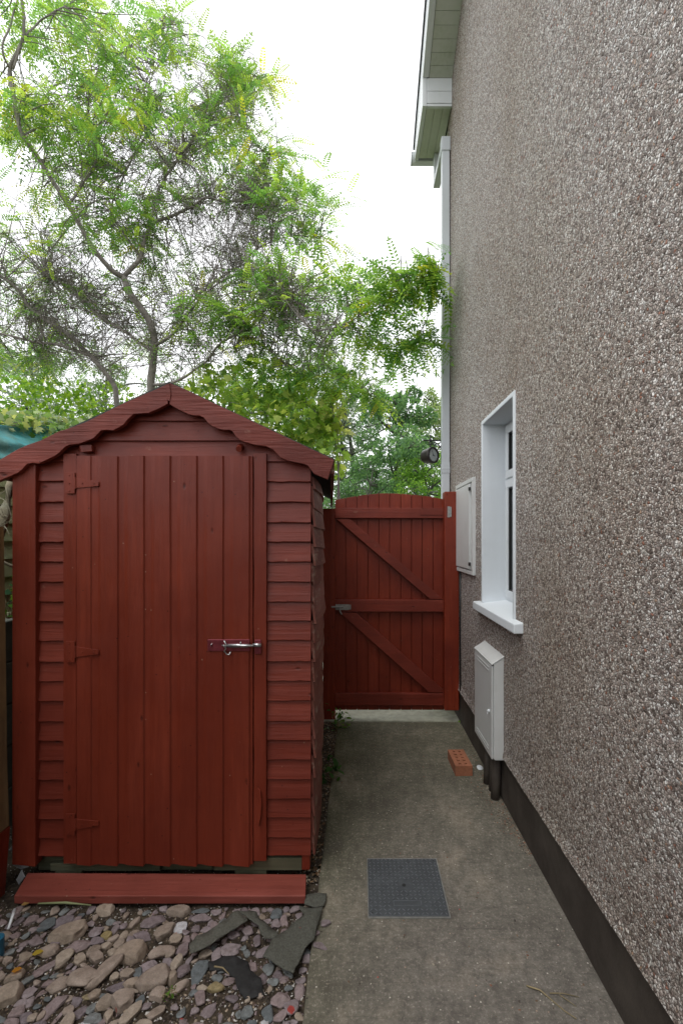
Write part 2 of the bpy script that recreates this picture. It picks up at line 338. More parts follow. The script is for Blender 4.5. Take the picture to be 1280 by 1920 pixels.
# ------------------------------------------------------------------ mesh helpers
class MB:
    def __init__(s): s.v = []; s.f = []; s.mi = []
    def add(s, vs, fs, mi=0):
        o = len(s.v); s.v += [tuple(p) for p in vs]; s.f += [tuple(i + o for i in f) for f in fs]; s.mi += [mi] * len(fs)
        return s
    def box(s, x0, x1, y0, y1, z0, z1, mi=0, jit=0):
        if x0 > x1: x0, x1 = x1, x0
        if y0 > y1: y0, y1 = y1, y0
        if z0 > z1: z0, z1 = z1, z0
        vs = [(x, y, z) for x in (x0, x1) for y in (y0, y1) for z in (z0, z1)]
        if jit: vs = [tuple(c + rnd.uniform(-jit, jit) for c in p) for p in vs]
        return s.add(vs, [(0, 1, 3, 2), (4, 6, 7, 5), (0, 4, 5, 1), (2, 3, 7, 6), (0, 2, 6, 4), (1, 5, 7, 3)], mi)
    def hexa(s, a, b, mi=0):       # two quads (lists of 4 points) joined
        return s.add(list(a) + list(b), [(3, 2, 1, 0), (4, 5, 6, 7), (0, 1, 5, 4), (1, 2, 6, 5), (2, 3, 7, 6), (3, 0, 4, 7)], mi)
    def prism(s, pts, d, mi=0):    # polygon points (3D, planar-ish) extruded by vector d
        n = len(pts); d = Vector(d)
        vs = [Vector(p) for p in pts] + [Vector(p) + d for p in pts]
        fs = [tuple(range(n)), tuple(range(2 * n - 1, n - 1, -1))] + [(i, i + n, (i + 1) % n + n, (i + 1) % n) for i in range(n)]
        return s.add(vs, fs, mi)
    def tube(s, pts, rad, n=8, mi=0, cap=True):
        pts = [Vector(p) for p in pts]; N = len(pts)
        if isinstance(rad, (int, float)): rad = [rad] * N
        vs = []; up = Vector((0.13, 0.27, .95)).normalized()
        for i, p in enumerate(pts):
            t = (pts[min(i + 1, N - 1)] - pts[max(i - 1, 0)]).normalized()
            a = t.cross(up)
            if a.length < .05: a = t.cross(Vector((1, 0, 0)))
            a.normalize(); b = t.cross(a)
            for k in range(n):
                an = 2 * math.pi * k / n
                vs.append(p + (a * math.cos(an) + b * math.sin(an)) * rad[i])
        fs = [(i * n + k, i * n + (k + 1) % n, (i + 1) * n + (k + 1) % n, (i + 1) * n + k) for i in range(N - 1) for k in range(n)]
        if cap: fs += [tuple(range(n - 1, -1, -1)), tuple((N - 1) * n + k for k in range(n))]
        return s.add(vs, fs, mi)
    def build(s, name, mats, parent=None, origin=None, bevel=0, smooth=False, fixn=True):
        me = bpy.data.meshes.new(name)
        o0 = Vector(origin) if origin is not None else Vector((0, 0, 0))
        me.from_pydata([tuple(Vector(p) - o0) for p in s.v], [], s.f)
        if not isinstance(mats, (list, tuple)): mats = [mats]
        for m in mats: me.materials.append(m)
        me.polygons.foreach_set('material_index', s.mi)
        if smooth: me.polygons.foreach_set('use_smooth', [True] * len(me.polygons))
        me.update()
        if fixn:
            b = bmesh.new(); b.from_mesh(me); bmesh.ops.recalc_face_normals(b, faces=b.faces); b.to_mesh(me); b.free()
        ob = bpy.data.objects.new(name, me); COL.objects.link(ob); ob.location = o0
        if bevel:
            md = ob.modifiers.new('bevel', 'BEVEL'); md.width = bevel; md.segments = 2; md.limit_method = 'ANGLE'; md.angle_limit = R(40)
        if parent is not None: attach(ob, parent)
        return ob
def attach(ob, parent):
    ob.parent = parent
    p = parent; T = Vector((0, 0, 0))
    if parent.parent is None: T = Vector(parent.location)
    ob.matrix_parent_inverse = Matrix.Translation(-T)
def tag(o, label=None, cat=None, group=None, kind=None):
    if label: o['label'] = label
    if cat: o['category'] = cat
    if group: o['group'] = group
    if kind: o['kind'] = kind
    return o
def thing(name, loc, label, cat, group=None):
    e = bpy.data.objects.new(name, None); COL.objects.link(e); e.location = loc; e.empty_display_size = .1
    return tag(e, label, cat, group)

def fast_mesh(name, V, Q, tones, mat, parent=None, origin=(0, 0, 0), smooth=False):
    """V (n,3), Q (m,4) or (m,3), tones (n,3)"""
    V = np.asarray(V, dtype=np.float32) - np.array(origin, dtype=np.float32); Q = np.asarray(Q, dtype=np.int32)
    me = bpy.data.meshes.new(name); k = Q.shape[1]
    me.vertices.add(len(V)); me.vertices.foreach_set('co', V.ravel())
    me.loops.add(Q.size); me.loops.foreach_set('vertex_index', Q.ravel())
    me.polygons.add(len(Q)); me.polygons.foreach_set('loop_start', np.arange(0, Q.size, k, dtype=np.int32))
    me.materials.append(mat)
    if tones is not None:
        a = me.color_attributes.new('tone', 'FLOAT_COLOR', 'POINT')
        c = np.ones((len(V), 4), dtype=np.float32); c[:, :3] = tones; a.data.foreach_set('color', c.ravel())
    me.update(calc_edges=True)
    if smooth: me.polygons.foreach_set('use_smooth', np.ones(len(Q), dtype=bool))
    ob = bpy.data.objects.new(name, me); COL.objects.link(ob); ob.location = origin
    if parent is not None: attach(ob, parent)
    return ob

# ------------------------------------------------------------------ ground, path
g = MB(); g.add([(-400, -300, -.05), (400, -300, -.05), (400, 700, -.05), (-400, 700, -.05)], [(0, 1, 2, 3)])
tag(g.build('ground', M['grass'], fixn=False), kind='structure')
PXL, WX = -.174, .78
def grid(x0, x1, y0, y1, nx, ny, fn, name, mat, skirt=.06):
    V = []; Fc = []
    for j in range(ny + 1):
        for i in range(nx + 1):
            x = x0 + (x1 - x0) * i / nx; y = y0 + (y1 - y0) * j / ny
            V.append((x, y, fn(x, y)))
    for j in range(ny):
        for i in range(nx):
            a = j * (nx + 1) + i; Fc.append((a, a + 1, a + nx + 2, a + nx + 1))
    m = MB(); m.add(V, Fc)
    return m.build(name, mat, fixn=False, smooth=True)
pm = MB()
edge = []
N = 120
for i in range(N + 1):
    y = -3.5 + (3.548 + 3.5) * i / N
    edge.append((PXL + .005 * noise.noise(Vector((y * 9, 0, 3))) + .004 * noise.noise(Vector((y * 40, 0, 3))), y))
pts = [(x, y, 0.0) for x, y in edge] + [(WX + .04, 3.548, 0), (WX + .04, -3.5, 0)]
pm.prism(pts, (0, 0, -.12))
tag(pm.build('path', M['concrete'], bevel=.006), kind='structure')
s2 = MB(); s2.box(-1.2, 5, 3.556, 9, -.12, .004)
tag(s2.build('yard_slab', M['slab2'], bevel=.006), kind='structure')
def soilz(x, y):
    z = -.024 + .014 * noise.noise(Vector((x * 6, y * 6, 1))) + .006 * noise.noise(Vector((x * 28, y * 28, 5))) + .003 * noise.noise(Vector((x * 90, y * 90, 5)))
    return z
tag(grid(-1.9, PXL + .01, 1.15, 2.0, 300, 150, soilz, 'soil_bed', M['soil']), kind='structure')
tag(grid(-.42, PXL + .01, 2.001, 3.9, 60, 300, lambda x, y: soilz(x, y) + .012, 'soil_strip', M['soil']), kind='structure')
lb = MB(); lb.add([(-1.9, -6, -.035), (PXL + .01, -6, -.035), (PXL + .01, 1.149, -.035), (-1.9, 1.149, -.035)], [(0, 1, 2, 3)])
tag(lb.build('gravel_bed', M['soil'], fixn=False), kind='structure')
lb = MB(); lb.add([(-1.9, 2.001, -.035), (-.421, 2.001, -.035), (-.421, 6, -.035), (-1.9, 6, -.035)], [(0, 1, 2, 3)])
tag(lb.build('earth', M['soil'], fixn=False), kind='structure')

# ------------------------------------------------------------------ house
HY0, HY1, HX1 = -4.2, 4.0, 7.5
WY0, WY1, WZ0, WZ1 = 2.26, 2.85, 1.045, 2.185
house = thing('house', (3.5, 0, 0), 'tall pebble-dashed house gable with white soffits along the right side of the path', 'house')
PT = .26
def roofz(y): return 5.42 + .60 * (3.81 - abs(y)) 
w = MB()
def wq(y0, y1, z0, z1): w.add([(WX, y0, z0), (WX, y1, z0), (WX, y1, z1), (WX, y0, z1)], [(0, 1, 2, 3)])
wq(HY0, WY0, PT, 5.15); wq(WY0, WY1, PT, WZ0); wq(WY0, WY1, WZ1, 5.15); wq(WY1, HY1, PT, 5.15)
w.add([(WX, HY0, 5.15), (WX, HY1, 5.15), (WX, HY1, roofz(4.0)), (WX, 0, roofz(0)), (WX, HY0, roofz(4.0))], [(0, 1, 2, 3, 4)])
w.add([(WX, HY1, PT), (HX1, HY1, PT), (HX1, HY1, 5.4), (WX, HY1, 5.4)], [(0, 1, 2, 3)])
w.add([(WX, HY0, PT), (HX1, HY0, PT), (HX1, HY0, 5.4), (WX, HY0, 5.4)], [(3, 2, 1, 0)])
w.add([(HX1, HY0, PT), (HX1, HY1, PT), (HX1, HY1, roofz(4.0)), (HX1, 0, roofz(0)), (HX1, HY0, roofz(4.0))], [(4, 3, 2, 1, 0)])
w.add([(WX, HY0, PT), (WX, HY1, PT), (WX + .02, HY1, PT - .004), (WX + .02, HY0, PT - .004)], [(0, 1, 2, 3)])
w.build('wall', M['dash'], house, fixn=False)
# slightly thickened bell-cast edge over the plinth
w = MB()
n = 260
for k in range(n):
    y0 = HY0 + (HY1 - HY0) * k / n; y1 = HY0 + (HY1 - HY0) * (k + 1) / n
    a = .004 * noise.noise(Vector((y0 * 11, 0, 0))); b = .004 * noise.noise(Vector((y1 * 11, 0, 0)))
    w.add([(WX - .0015, y0, PT + .05), (WX - .0015, y1, PT + .05), (WX - .010, y1, PT + b), (WX - .010, y0, PT + a), (WX + .02, y0, PT + a), (WX + .02, y1, PT + b)], [(0, 1, 2, 3), (3, 2, 5, 4)])
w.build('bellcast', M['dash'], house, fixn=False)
w = MB(); w.box(WX + .008, HX1 - .01, HY0 + .01, HY1 - .01, -.1, PT - .003)
w.build('plinth', M['plinth'], house, bevel=.004)
# roof slopes
r = MB()
for s in (1, -1):
    a = [(.517, 0, roofz(0) + .20), (HX1 + .3, 0, roofz(0) + .20), (HX1 + .3, s * 4.40, roofz(4.40) + .20), (.517, s * 4.40, roofz(4.40) + .20)]
    r.hexa(a, [(x, y, z + .03) for x, y, z in a])
r.build('roof', M['tile'], house)
# verge soffit boards, bargeboard, boxed end, eave soffit, fascia
r = MB()
step = .0645
for s in (1, -1):
    k = 0; y = 3.81
    while y > 0.0:
        y2 = max(y - step + .003, 0)
        z1_, z2_ = roofz(y) - .05, roofz(y2) - .05
        a = [(.585, s * y, z1_), (WX, s * y, z1_), (WX, s * y2, z2_), (.585, s * y2, z2_)]
        r.hexa(a, [(p[0], p[1], p[2] + .012) for p in a]); y -= step
    a = [(.585, s * 3.81, roofz(3.81) - .042), (WX, s * 3.81, roofz(3.81) - .042), (WX, 0, roofz(0) - .042), (.585, 0, roofz(0) - .042)]
    r.hexa(a, [(p[0], p[1], p[2] + .01) for p in a])
r.build('verge_soffit', M['soffit'], house)
r = MB()
for s in (1, -1):
    a = [(.53, s * 3.805, roofz(3.81) - .054), (.582, s * 3.805, roofz(3.81) - .054), (.582, 0, roofz(0) - .054), (.53, 0, roofz(0) - .054)]
    r.hexa(a, [(p[0], p[1], p[2] + .252) for p in a])
r.build('bargeboard', M['upvc'], house, bevel=.003)
for s in (1, -1):
    r = MB()
    r.hexa([(.53, s * 3.81, 5.13), (.565, s * 3.81, 5.13), (.565, s * 3.81, 5.61), (.53, s * 3.81, 5.61)], [(.53, s * 4.36, 5.13), (.565, s * 4.36, 5.13), (.565, s * 4.36, 5.285), (.53, s * 4.36, 5.285)])
    r.box(.567, WX, s * 3.81, s * 3.83, 5.155, 5.255); r.box(.567, WX, s * 3.81, s * 3.83, 5.258, 5.368)
    r.box(.567, WX, s * 3.812, s * 3.835, 5.13, 5.152)
    a = [(.53, s * 3.83, 5.371), (.565, s * 3.83, 5.371), (.565, s * 4.36, 5.2), (.53, s * 4.36, 5.2)]; r.hexa([(.53, s * 3.812, 5.371), (.565, s * 3.812, 5.371), (.565, s * 3.812, roofz(3.82) + .195), (.53, s * 3.812, roofz(3.82) + .195)], [(.53, s * 4.359, 5.371), (.565, s * 4.359, 5.371), (.565, s * 4.359, 5.374), (.53, s * 4.359, 5.374)]) if False else None
    r.build('box_end', M['upvc'], house, bevel=.002)
    r = MB()
    xs = np.linspace(.568, WX - .002, 4)
    for i in range(3): r.box(xs[i], xs[i + 1] - .003, s * 3.838, s * 4.34, 5.135, 5.145)
    r.box(.79, HX1, s * 4.003, s * 4.34, 5.135, 5.145)
    r.box(.568, WX - .002, s * 3.838, s * 4.34, 5.146, 5.156)
    r.build('eave_soffit', M['soffit2'], house)
    r = MB(); r.box(.532, HX1 + .1, s * 4.362, s * 4.382, 5.125, 5.27)
    r.build('fascia', M['upvc'], house)
    r = MB()
    prof = [(s * (4.384 + .055 - .055 * math.cos(t)), 5.235 - .085 * math.sin(t)) for t in np.linspace(0, math.pi, 9)]
    r.prism([(.50, y, z) for y, z in prof], (.012, 0, 0)); r.prism([(HX1, y, z) for y, z in prof], (.012, 0, 0))
    for (ya, za), (yb, zb) in zip(prof[:-1], prof[1:]):
        r.hexa([(.505, ya, za), (HX1, ya, za), (HX1, yb, zb), (.505, yb, zb)], [(.505, ya, za + .003), (HX1, ya, za + .003), (HX1, yb, zb + .003), (.505, yb, zb + .003)])
    r.build('gutter', M['upvc'], house)
# downpipe
r = MB()
r.box(.706, .771, 3.865, 3.930, .02, 4.83)
r.box(.700, .777, 3.859, 3.936, 4.80, 4.92)
r.box(.701, .776, 3.860, 3.935, 2.045, 2.065); r.box(.701, .776, 3.860, 3.935, 2.015, 2.03); r.box(.703, .774, 3.862, 3.933, 2.03, 2.105)
r.box(.706, .771, 3.938, 4.34, 4.842, 4.905)
r.box(.706, .771, 4.275, 4.34, 4.905, 5.132)
r.build('downpipe', M['pipe_grey'], house, bevel=.004)
# window
win = MB()
t = .014
win.box(WX - .009, .945, WY1 - t, WY1 + .012, WZ0 - .0, WZ1 + .012)
win.box(WX - .009, .945, WY0 - .012, WY0 + t, WZ0 - .0, WZ1 + .012)
win.box(WX - .009, .945, WY0 + t, WY1 - t, WZ1 - t, WZ1 + .012)
wv = win.build('window_surround', M['masonry_white'], house, bevel=.004)
sl_ = MB()
a = [(.734, 2.148, .992), (.734, 2.936, .992), (.95, 2.936, .992), (.95, 2.148, .992)]
b = [(.736, 2.148, 1.040), (.736, 2.936, 1.040), (.95, 2.936, 1.066), (.95, 2.148, 1.066)]
sl_.hexa(a, b); sl_.build('window_sill', M['masonry_white'], house, bevel=.006)
FX = .915
fr = MB()
y0, y1, z0, z1 = WY0 + t, WY1 - t, 1.062, WZ1 - t
def ring(mb, x0, x1, ya, yb, za, zb, wd):
    mb.box(x0, x1, ya, yb, za, za + wd); mb.box(x0, x1, ya, yb, zb - wd, zb)
    mb.box(x0, x1, ya, ya + wd, za + wd, zb - wd); mb.box(x0, x1, yb - wd, yb, za + wd, zb - wd)
ring(fr, FX + .006, FX + .05, y0, y1, z0, z1, .035)
fr.box(FX + .006, FX + .05, y0 + .035, y1 - .035, 1.80, 1.835)
wf = fr.build('window', M['upvc'], house, bevel=.003)
fr = MB()
ring(fr, FX - .006, FX + .035, y0 + .02, y1 - .02, z0 + .02, 1.812, .048); ring(fr, FX - .006, FX + .035, y0 + .02, y1 - .02, 1.824, z1 - .02, .048)
fr.build('sash', M['upvc'], wf, bevel=.004)
for za, zb in ((z0 + .068, 1.764), (1.872, z1 - .068)):
    p = MB(); p.box(FX + .016, FX + .022, y0 + .068, y1 - .068, za, zb); p.build('pane', M['pane'], wf)
    p = MB(); ring(p, FX + .001, FX + .015, y0 + .068, y1 - .068, za, zb, .007); p.build('seal', M['cable'], wf)

# electricity meter box (upper)
mb_ = thing('meter_box', (WX, 3.3, 1.2), 'large flat white meter cabinet high on the pebble-dash wall beside the gate post', 'meter box', None)
b = MB(); Y0, Y1, Z0, Z1 = 3.03, 3.57, 1.200, 1.868
ring(b, WX - .022, WX + .02, Y0, Y1, Z0, Z1, .028)
b.box(WX - .004, WX + .02, Y0 + .028, Y1 - .028, Z0 + .028, Z1 - .028)
b.build('frame', M['box_white'], mb_, bevel=.003)
b = MB(); b.box(WX - .026, WX - .006, Y0 + .075, Y1 - .012, Z0 + .036, Z1 - .036)
b.build('door', M['box_white'], mb_, bevel=.004)
for zz in (Z0 + .075, Z1 - .075):
    b = MB(); b.box(WX - .034, WX - .0225, Y0 + .045, Y0 + .072, zz - .012, zz + .012); b.build('hinge', M['black_metal'], mb_, bevel=.002)
b = MB(); b.tube([(WX - .006, 3.47, 1.2), (WX - .006, 3.475, .8), (WX - .006, 3.465, .27)], .006, 6); b.build('cable', M['cable'], mb_, smooth=True)

# gas meter box (lower)
gb = thing('meter_box', (WX, 2.6, .24), 'small tall white cabinet with a sloping lid, low on the wall below the window sill', 'meter box', None)
b = MB(); Y0, Y1, Z0, Z1 = 2.43, 2.80, .245, .790
prof = [(WX, Z0), (WX - .050, Z0), (WX - .056, Z0 + .01), (WX - .056, Z1 - .020), (WX, Z1 + .012)]
b.prism([(x, Y0, z) for x, z in prof], (0, Y1 - Y0, 0)); b.build('body', M['box_white'], gb, bevel=.005)
b = MB(); b.box(WX - .067, WX - .0575, Y0 + .006, Y1 - .004, Z0 + .004, Z1 - .034)
d = b.build('door', M['box_white'], gb, bevel=.003)
for zz in (Z0 + .03, Z0 + .048, Z1 - .075, Z1 - .057):
    b = MB(); b.box(WX - .070, WX - .0675, Y0 + .06, Y1 - .06, zz, zz + .007); b.build('vent_slot', M['box_white'], d, bevel=.001)
b = MB(); b.tube([(WX - .068, Y0 + .045, .50), (WX - .078, Y0 + .045, .50)], .009, 10); b.box(WX - .080, WX - .077, Y0 + .041, Y0 + .049, .482, .50); b.build('latch', M['upvc'], d)
b = MB(); b.hexa([(WX - .069, Y0 - .004, Z1 - .028), (WX - .069, Y1 + .004, Z1 - .028), (WX - .001, Y1 + .004, Z1 + .016), (WX - .001, Y0 - .004, Z1 + .016)],
                 [(WX - .069, Y0 - .004, Z1 - .020), (WX - .069, Y1 + .004, Z1 - .020), (WX - .001, Y1 + .004, Z1 + .024), (WX - .001, Y0 - .004, Z1 + .024)])
b.build('lid', M['box_white'], gb, bevel=.002)
for k, (yy, rr) in enumerate(((2.50, .024), (2.66, .022), (2.58, .012))):
    b = MB(); b.tube([(WX - .020, yy, .26), (WX - .022, yy + .002, .1), (WX - .03, yy, -.02)], rr, 12); b.build('pipe', M['plinth'], gb, smooth=True)

# clock on its bracket
ck = thing('wall_clock', (.775, 3.97, 2.1), 'round dark drum-shaped dial hanging from a scrolled iron bracket beside the downpipe', 'clock')
YC = 3.97
b = MB(); zt = at(0, 826, YC).z
b.tube([(WX, YC, zt), (at(793, 0, YC).x, YC, zt + .002)], .006, 6)
sc_ = [(WX - .01, YC, zt - .115), (.73, YC, zt - .085), (.69, YC, zt - .035), (.655, YC, zt - .012), (.64, YC, zt - .03), (.655, YC, zt - .045), (.67, YC, zt - .035)]
b.tube(sc_, .006, 6)
b.tube([(.645, YC, zt + .04), (.645, YC, zt + .02)], .003, 6)
cc = at(803, 855, YC); cx = cc.x
b.tube([(cx + .018, YC, zt + .05), (cx + .018, YC, cc.z + .07)], .007, 6)
b.tube([(cx + .018, YC, cc.z - .07), (cx + .018, YC, cc.z - .105)], .003, 6)
sp = [(cx + .018 + .016 * math.cos(q), YC, zt - .022 + .016 * math.sin(q)) for q in np.linspace(0, 6.28, 10)]
b.tube(sp, .005, 5)
b.box(WX - .006, WX, YC - .012, YC + .012, zt - .14, zt + .02); b.tube([(.645, YC, zt + .02), (.645, YC, zt - .02)], .003, 6)
b.build('bracket', M['black_metal'], ck)
ax = Vector((.62, -.78, .0)).normalized()
def disc(mb, c, ax, r, d, n=28, r2=None):
    u = ax.cross(Vector((0, 0, 1))).normalized(); v = u.cross(ax)
    ring0 = [c + u * r * math.cos(k * 2 * math.pi / n) + v * r * math.sin(k * 2 * math.pi / n) for k in range(n)]
    rr = r if r2 is None else r2
    ring1 = [c + ax * d + u * rr * math.cos(k * 2 * math.pi / n) + v * rr * math.sin(k * 2 * math.pi / n) for k in range(n)]
    mb.add(ring0 + ring1, [tuple(range(n)), tuple(range(2 * n - 1, n - 1, -1))] + [(k, (k + 1) % n, (k + 1) % n + n, k + n) for k in range(n)])
b = MB(); disc(b, cc - ax * .045, ax, .058, .095, 28, .072); b.build('case', M['bronze'], ck, bevel=.003)
b = MB(); cf = cc + ax * .051
u_ = ax.cross(Vector((0, 0, 1))).normalized(); v_ = u_.cross(ax)
for k in range(28):
    a0, a1 = k * 2 * math.pi / 28, (k + 1) * 2 * math.pi / 28
    P = lambda an, r, d: cf + u_ * r * math.cos(an) + v_ * r * math.sin(an) + ax * d
    b.add([P(a0, .056, 0), P(a1, .056, 0), P(a1, .074, 0), P(a0, .074, 0), P(a0, .056, .01), P(a1, .056, .01), P(a1, .072, .01), P(a0, .072, .01)], [(4, 5, 6, 7), (0, 1, 5, 4), (3, 7, 6, 2)])
b.build('rim', M['bronze'], ck)
b = MB(); disc(b, cf, ax, .0555, .003); b.build('dial', M['dial'], ck)
b = MB()
disc(b, cf + ax * .004, ax, .006, .003, 12)
for an, ln in ((R(70), .04), (R(195), .026)):
    d_ = u_ * math.cos(an) + v_ * math.sin(an); q_ = ax.cross(d_) * .0018; o_ = cf + ax * .005
    b.hexa([o_ + q_, o_ - q_, o_ - q_ + d_ * ln, o_ + q_ + d_ * ln], [p + ax * .001 for p in (o_ + q_, o_ - q_, o_ - q_ + d_ * ln, o_ + q_ + d_ * ln)])
for k in range(12):
    an = k * R(30); d_ = u_ * math.cos(an) + v_ * math.sin(an); q_ = ax.cross(d_) * .001; o_ = cf + ax * .0045
    b.hexa([o_ + q_ + d_ * .043, o_ - q_ + d_ * .043, o_ - q_ + d_ * .050, o_ + q_ + d_ * .050], [p + ax * .001 for p in (o_ + q_ + d_ * .043, o_ - q_ + d_ * .043, o_ - q_ + d_ * .050, o_ + q_ + d_ * .050)])
b.build('hand', M['black_metal'], ck)

# ------------------------------------------------------------------ garden shed
D = 1.92; K = F / D
fx = lambda x: (x - CX) / K
fz = lambda y: H - (y - CY) / K
SH = -.066                              # the sides lean off to the left going back
DEP = 1.75
shed = thing('garden_shed', (fx(308), D + .6, 0), 'dark red painted timber garden shed with scalloped gable boards and a padlock bolt', 'shed')
def boards(mb, x0, x1, rows, yf, lap=.011, slx=None, seed=0):
    """horizontal weatherboards between photo rows (bottoms); wedge section, thick lower edge"""
    rr = random.Random(seed)
    for k in range(len(rows) - 1):
        zt_, zb_ = fz(rows[k]), fz(rows[k + 1])
        xa, xb = (x0, x1)
        nseg = 8
        wv0 = [rr.uniform(-.0016, .0016) for _ in range(nseg + 1)]; o = rr.uniform(-.002, .002); bo = rr.uniform(-.002, .002)
        for j in range(nseg):
            p = [xa + (xb - xa) * j / nseg, xa + (xb - xa) * (j + 1) / nseg]
            q = []
            for i in (0, 1):
                x = p[i]; dz = wv0[j + i]
                q.append([(x, yf + .004, zt_ + .012), (x, yf - lap + o, zb_ + dz), (x, yf - lap + .003 + o, zb_ - .003 + dz), (x, yf + .016, zb_ - .003 + dz), (x, yf + .016, zt_ + .012)])
            A, B = q
            mb.add(A + B, [(i, (i + 1) % 5, (i + 1) % 5 + 5, i + 5) for i in range(5)] + ([(4, 3, 2, 1, 0)] if j == 0 else []) + ([(5, 6, 7, 8, 9)] if j == nseg - 1 else []))
rowsL = [866, 902, 941, 978.5, 1015.6, 1052.8, 1090, 1127, 1164, 1200.5, 1239.5, 1276, 1312.4, 1350.6, 1386.7, 1423.8, 1459.4, 1495.5, 1532.6, 1569, 1602]
rowsR = [866, 903, 941, 979, 1015.6, 1052.8, 1090, 1127.5, 1163, 1199, 1238, 1274.5, 1312, 1350, 1385, 1422, 1458.5, 1495, 1530, 1567, 1600]
fc = MB(); boards(fc, fx(62), fx(129), rowsL, D, seed=1); boards(fc, fx(501), fx(583), rowsR, D, seed=2)
def band(ytop, ybot, xa, xb, xc, xd, lap=.011):
    # trapezoid gable board: top edge xa..xb, bottom edge xc..xd
    zt_, zb_ = fz(ytop), fz(ybot)
    fc.add([(fx(xa), D + .004, zt_), (fx(xb), D + .004, zt_), (fx(xd), D - lap, zb_), (fx(xc), D - lap, zb_),
            (fx(xa), D + .02, zt_), (fx(xb), D + .02, zt_), (fx(xd), D + .02, zb_), (fx(xc), D + .02, zb_)],
           [(0, 1, 2, 3), (7, 6, 5, 4), (3, 2, 6, 7), (0, 3, 7, 4), (1, 5, 6, 2), (0, 4, 5, 1)])
band(738, 790, 300, 340, 170, 462); band(782, 827, 190, 445, 105, 545); band(819, 866, 120, 520, 40, 590)
fc.build('front_cladding', M['red_h'], shed, bevel=.0012)
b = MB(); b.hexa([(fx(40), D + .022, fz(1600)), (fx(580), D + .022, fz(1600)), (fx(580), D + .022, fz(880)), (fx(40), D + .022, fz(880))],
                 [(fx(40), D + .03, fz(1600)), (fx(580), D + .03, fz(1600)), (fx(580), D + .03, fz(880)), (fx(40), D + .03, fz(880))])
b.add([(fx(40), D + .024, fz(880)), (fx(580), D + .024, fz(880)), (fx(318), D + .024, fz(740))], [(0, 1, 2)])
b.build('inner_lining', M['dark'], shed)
b = MB()
b.prism([(fx(33), D - .030, fz(1612)), (fx(76), D - .030, fz(1616)), (fx(76.5), D - .030, fz(862)), (fx(33.5), D - .030, fz(892))], (0, .045, 0))
b.build('corner_board', M['red_v'], shed, bevel=.003)
for nm, xa, xb, ya, yb in (('door_jamb', 127, 150.5, 853, 1611), ('door_jamb', 478.6, 501.5, 852, 1606)):
    b = MB()
    n = 24; L = []; Rr = []
    for k in range(n + 1):
        y = ya + (yb - ya) * k / n
        L.append((fx(xa + .8 * noise.noise(Vector((y * .02, xa, 0)))), D - .026, fz(y))); Rr.append((fx(xb + .8 * noise.noise(Vector((y * .03, xb, 4)))), D - .026, fz(y)))
    for k in range(n):
        b.hexa([L[k], Rr[k], Rr[k + 1], L[k + 1]], [(p[0], p[1] + .03, p[2]) for p in (L[k], Rr[k], Rr[k + 1], L[k + 1])])
    o = b.build(nm, M['red_v'], shed)
b = MB(); b.prism([(fx(486), D - .028, fz(1470)), (fx(492), D - .036, fz(1475)), (fx(494), D - .038, fz(1500)), (fx(492), D - .038, fz(1525)), (fx(488), D - .036, fz(1540)), (fx(484), D - .028, fz(1530))], (0, .01, 0))
b.build('pull_handle', M['red_v'], shed, bevel=.002)
# door, shiplap profile
door = MB()
prof = [(152.5, .0), (178, .0), (179.5, .004)]
xx = 179; 
prof += [(191, .004), (197, .0), (227.0, -.001), (229.3, .0055)]
x = 228.8
for k in range(5):
    prof += [(x + 11, .0045), (x + 18, .0), (x + 46.4, -.001), (x + 49.0, .0055)]; x += 48.6
prof += [(475.5, .007), (476.8, .001)]
yb0 = D - .030
bots = []
top = 857
vs = []; fs = []
rr = random.Random(4)
nz_ = 18
colb = []
for i, (px, dy) in enumerate(prof):
    ph = ((px - 180) / 48.6) % 1
    bot = 1610.5 + 3.5 * ph + (px - 150) * .006
    colb.append(bot)
for i, (px, dy) in enumerate(prof):
    for j in range(nz_ + 1):
        f_ = j / nz_; y = top + 1.2 * noise.noise(Vector((px * .05, 0, 2))) * (1 - f_) + (colb[i] - top) * f_
        wob = .8 * noise.noise(Vector((y * .006, px * .01, 0))) + .3 * noise.noise(Vector((y * .03, px * .1, 7)))
        vs.append((fx(px + wob), yb0 + dy, fz(y)))
P_ = len(prof)
for i in range(P_ - 1):
    for j in range(nz_):
        a = i * (nz_ + 1) + j; fs.append((a, a + 1, a + nz_ + 2, a + nz_ + 1))
nb = len(vs)
for i, (px, dy) in enumerate(prof):
    for j in (0, nz_): p = vs[i * (nz_ + 1) + j]; vs.append((p[0], D - .008, p[2]))
for i in range(P_ - 1):
    t0, t1 = i * (nz_ + 1), (i + 1) * (nz_ + 1)
    fs.append((t0, t1, nb + 2 * (i + 1), nb + 2 * i)); fs.append((t0 + nz_, nb + 2 * i + 1, nb + 2 * (i + 1) + 1, t1 + nz_))
fs.append(tuple([j for j in range(nz_ + 1)] + [nb + 1, nb])); e_ = (P_ - 1) * (nz_ + 1)
fs.append(tuple([e_ + j for j in range(nz_, -1, -1)] + [nb + 2 * (P_ - 1), nb + 2 * (P_ - 1) + 1]))
door.add(vs, fs)
do = door.build('door', M['red_v'], shed)
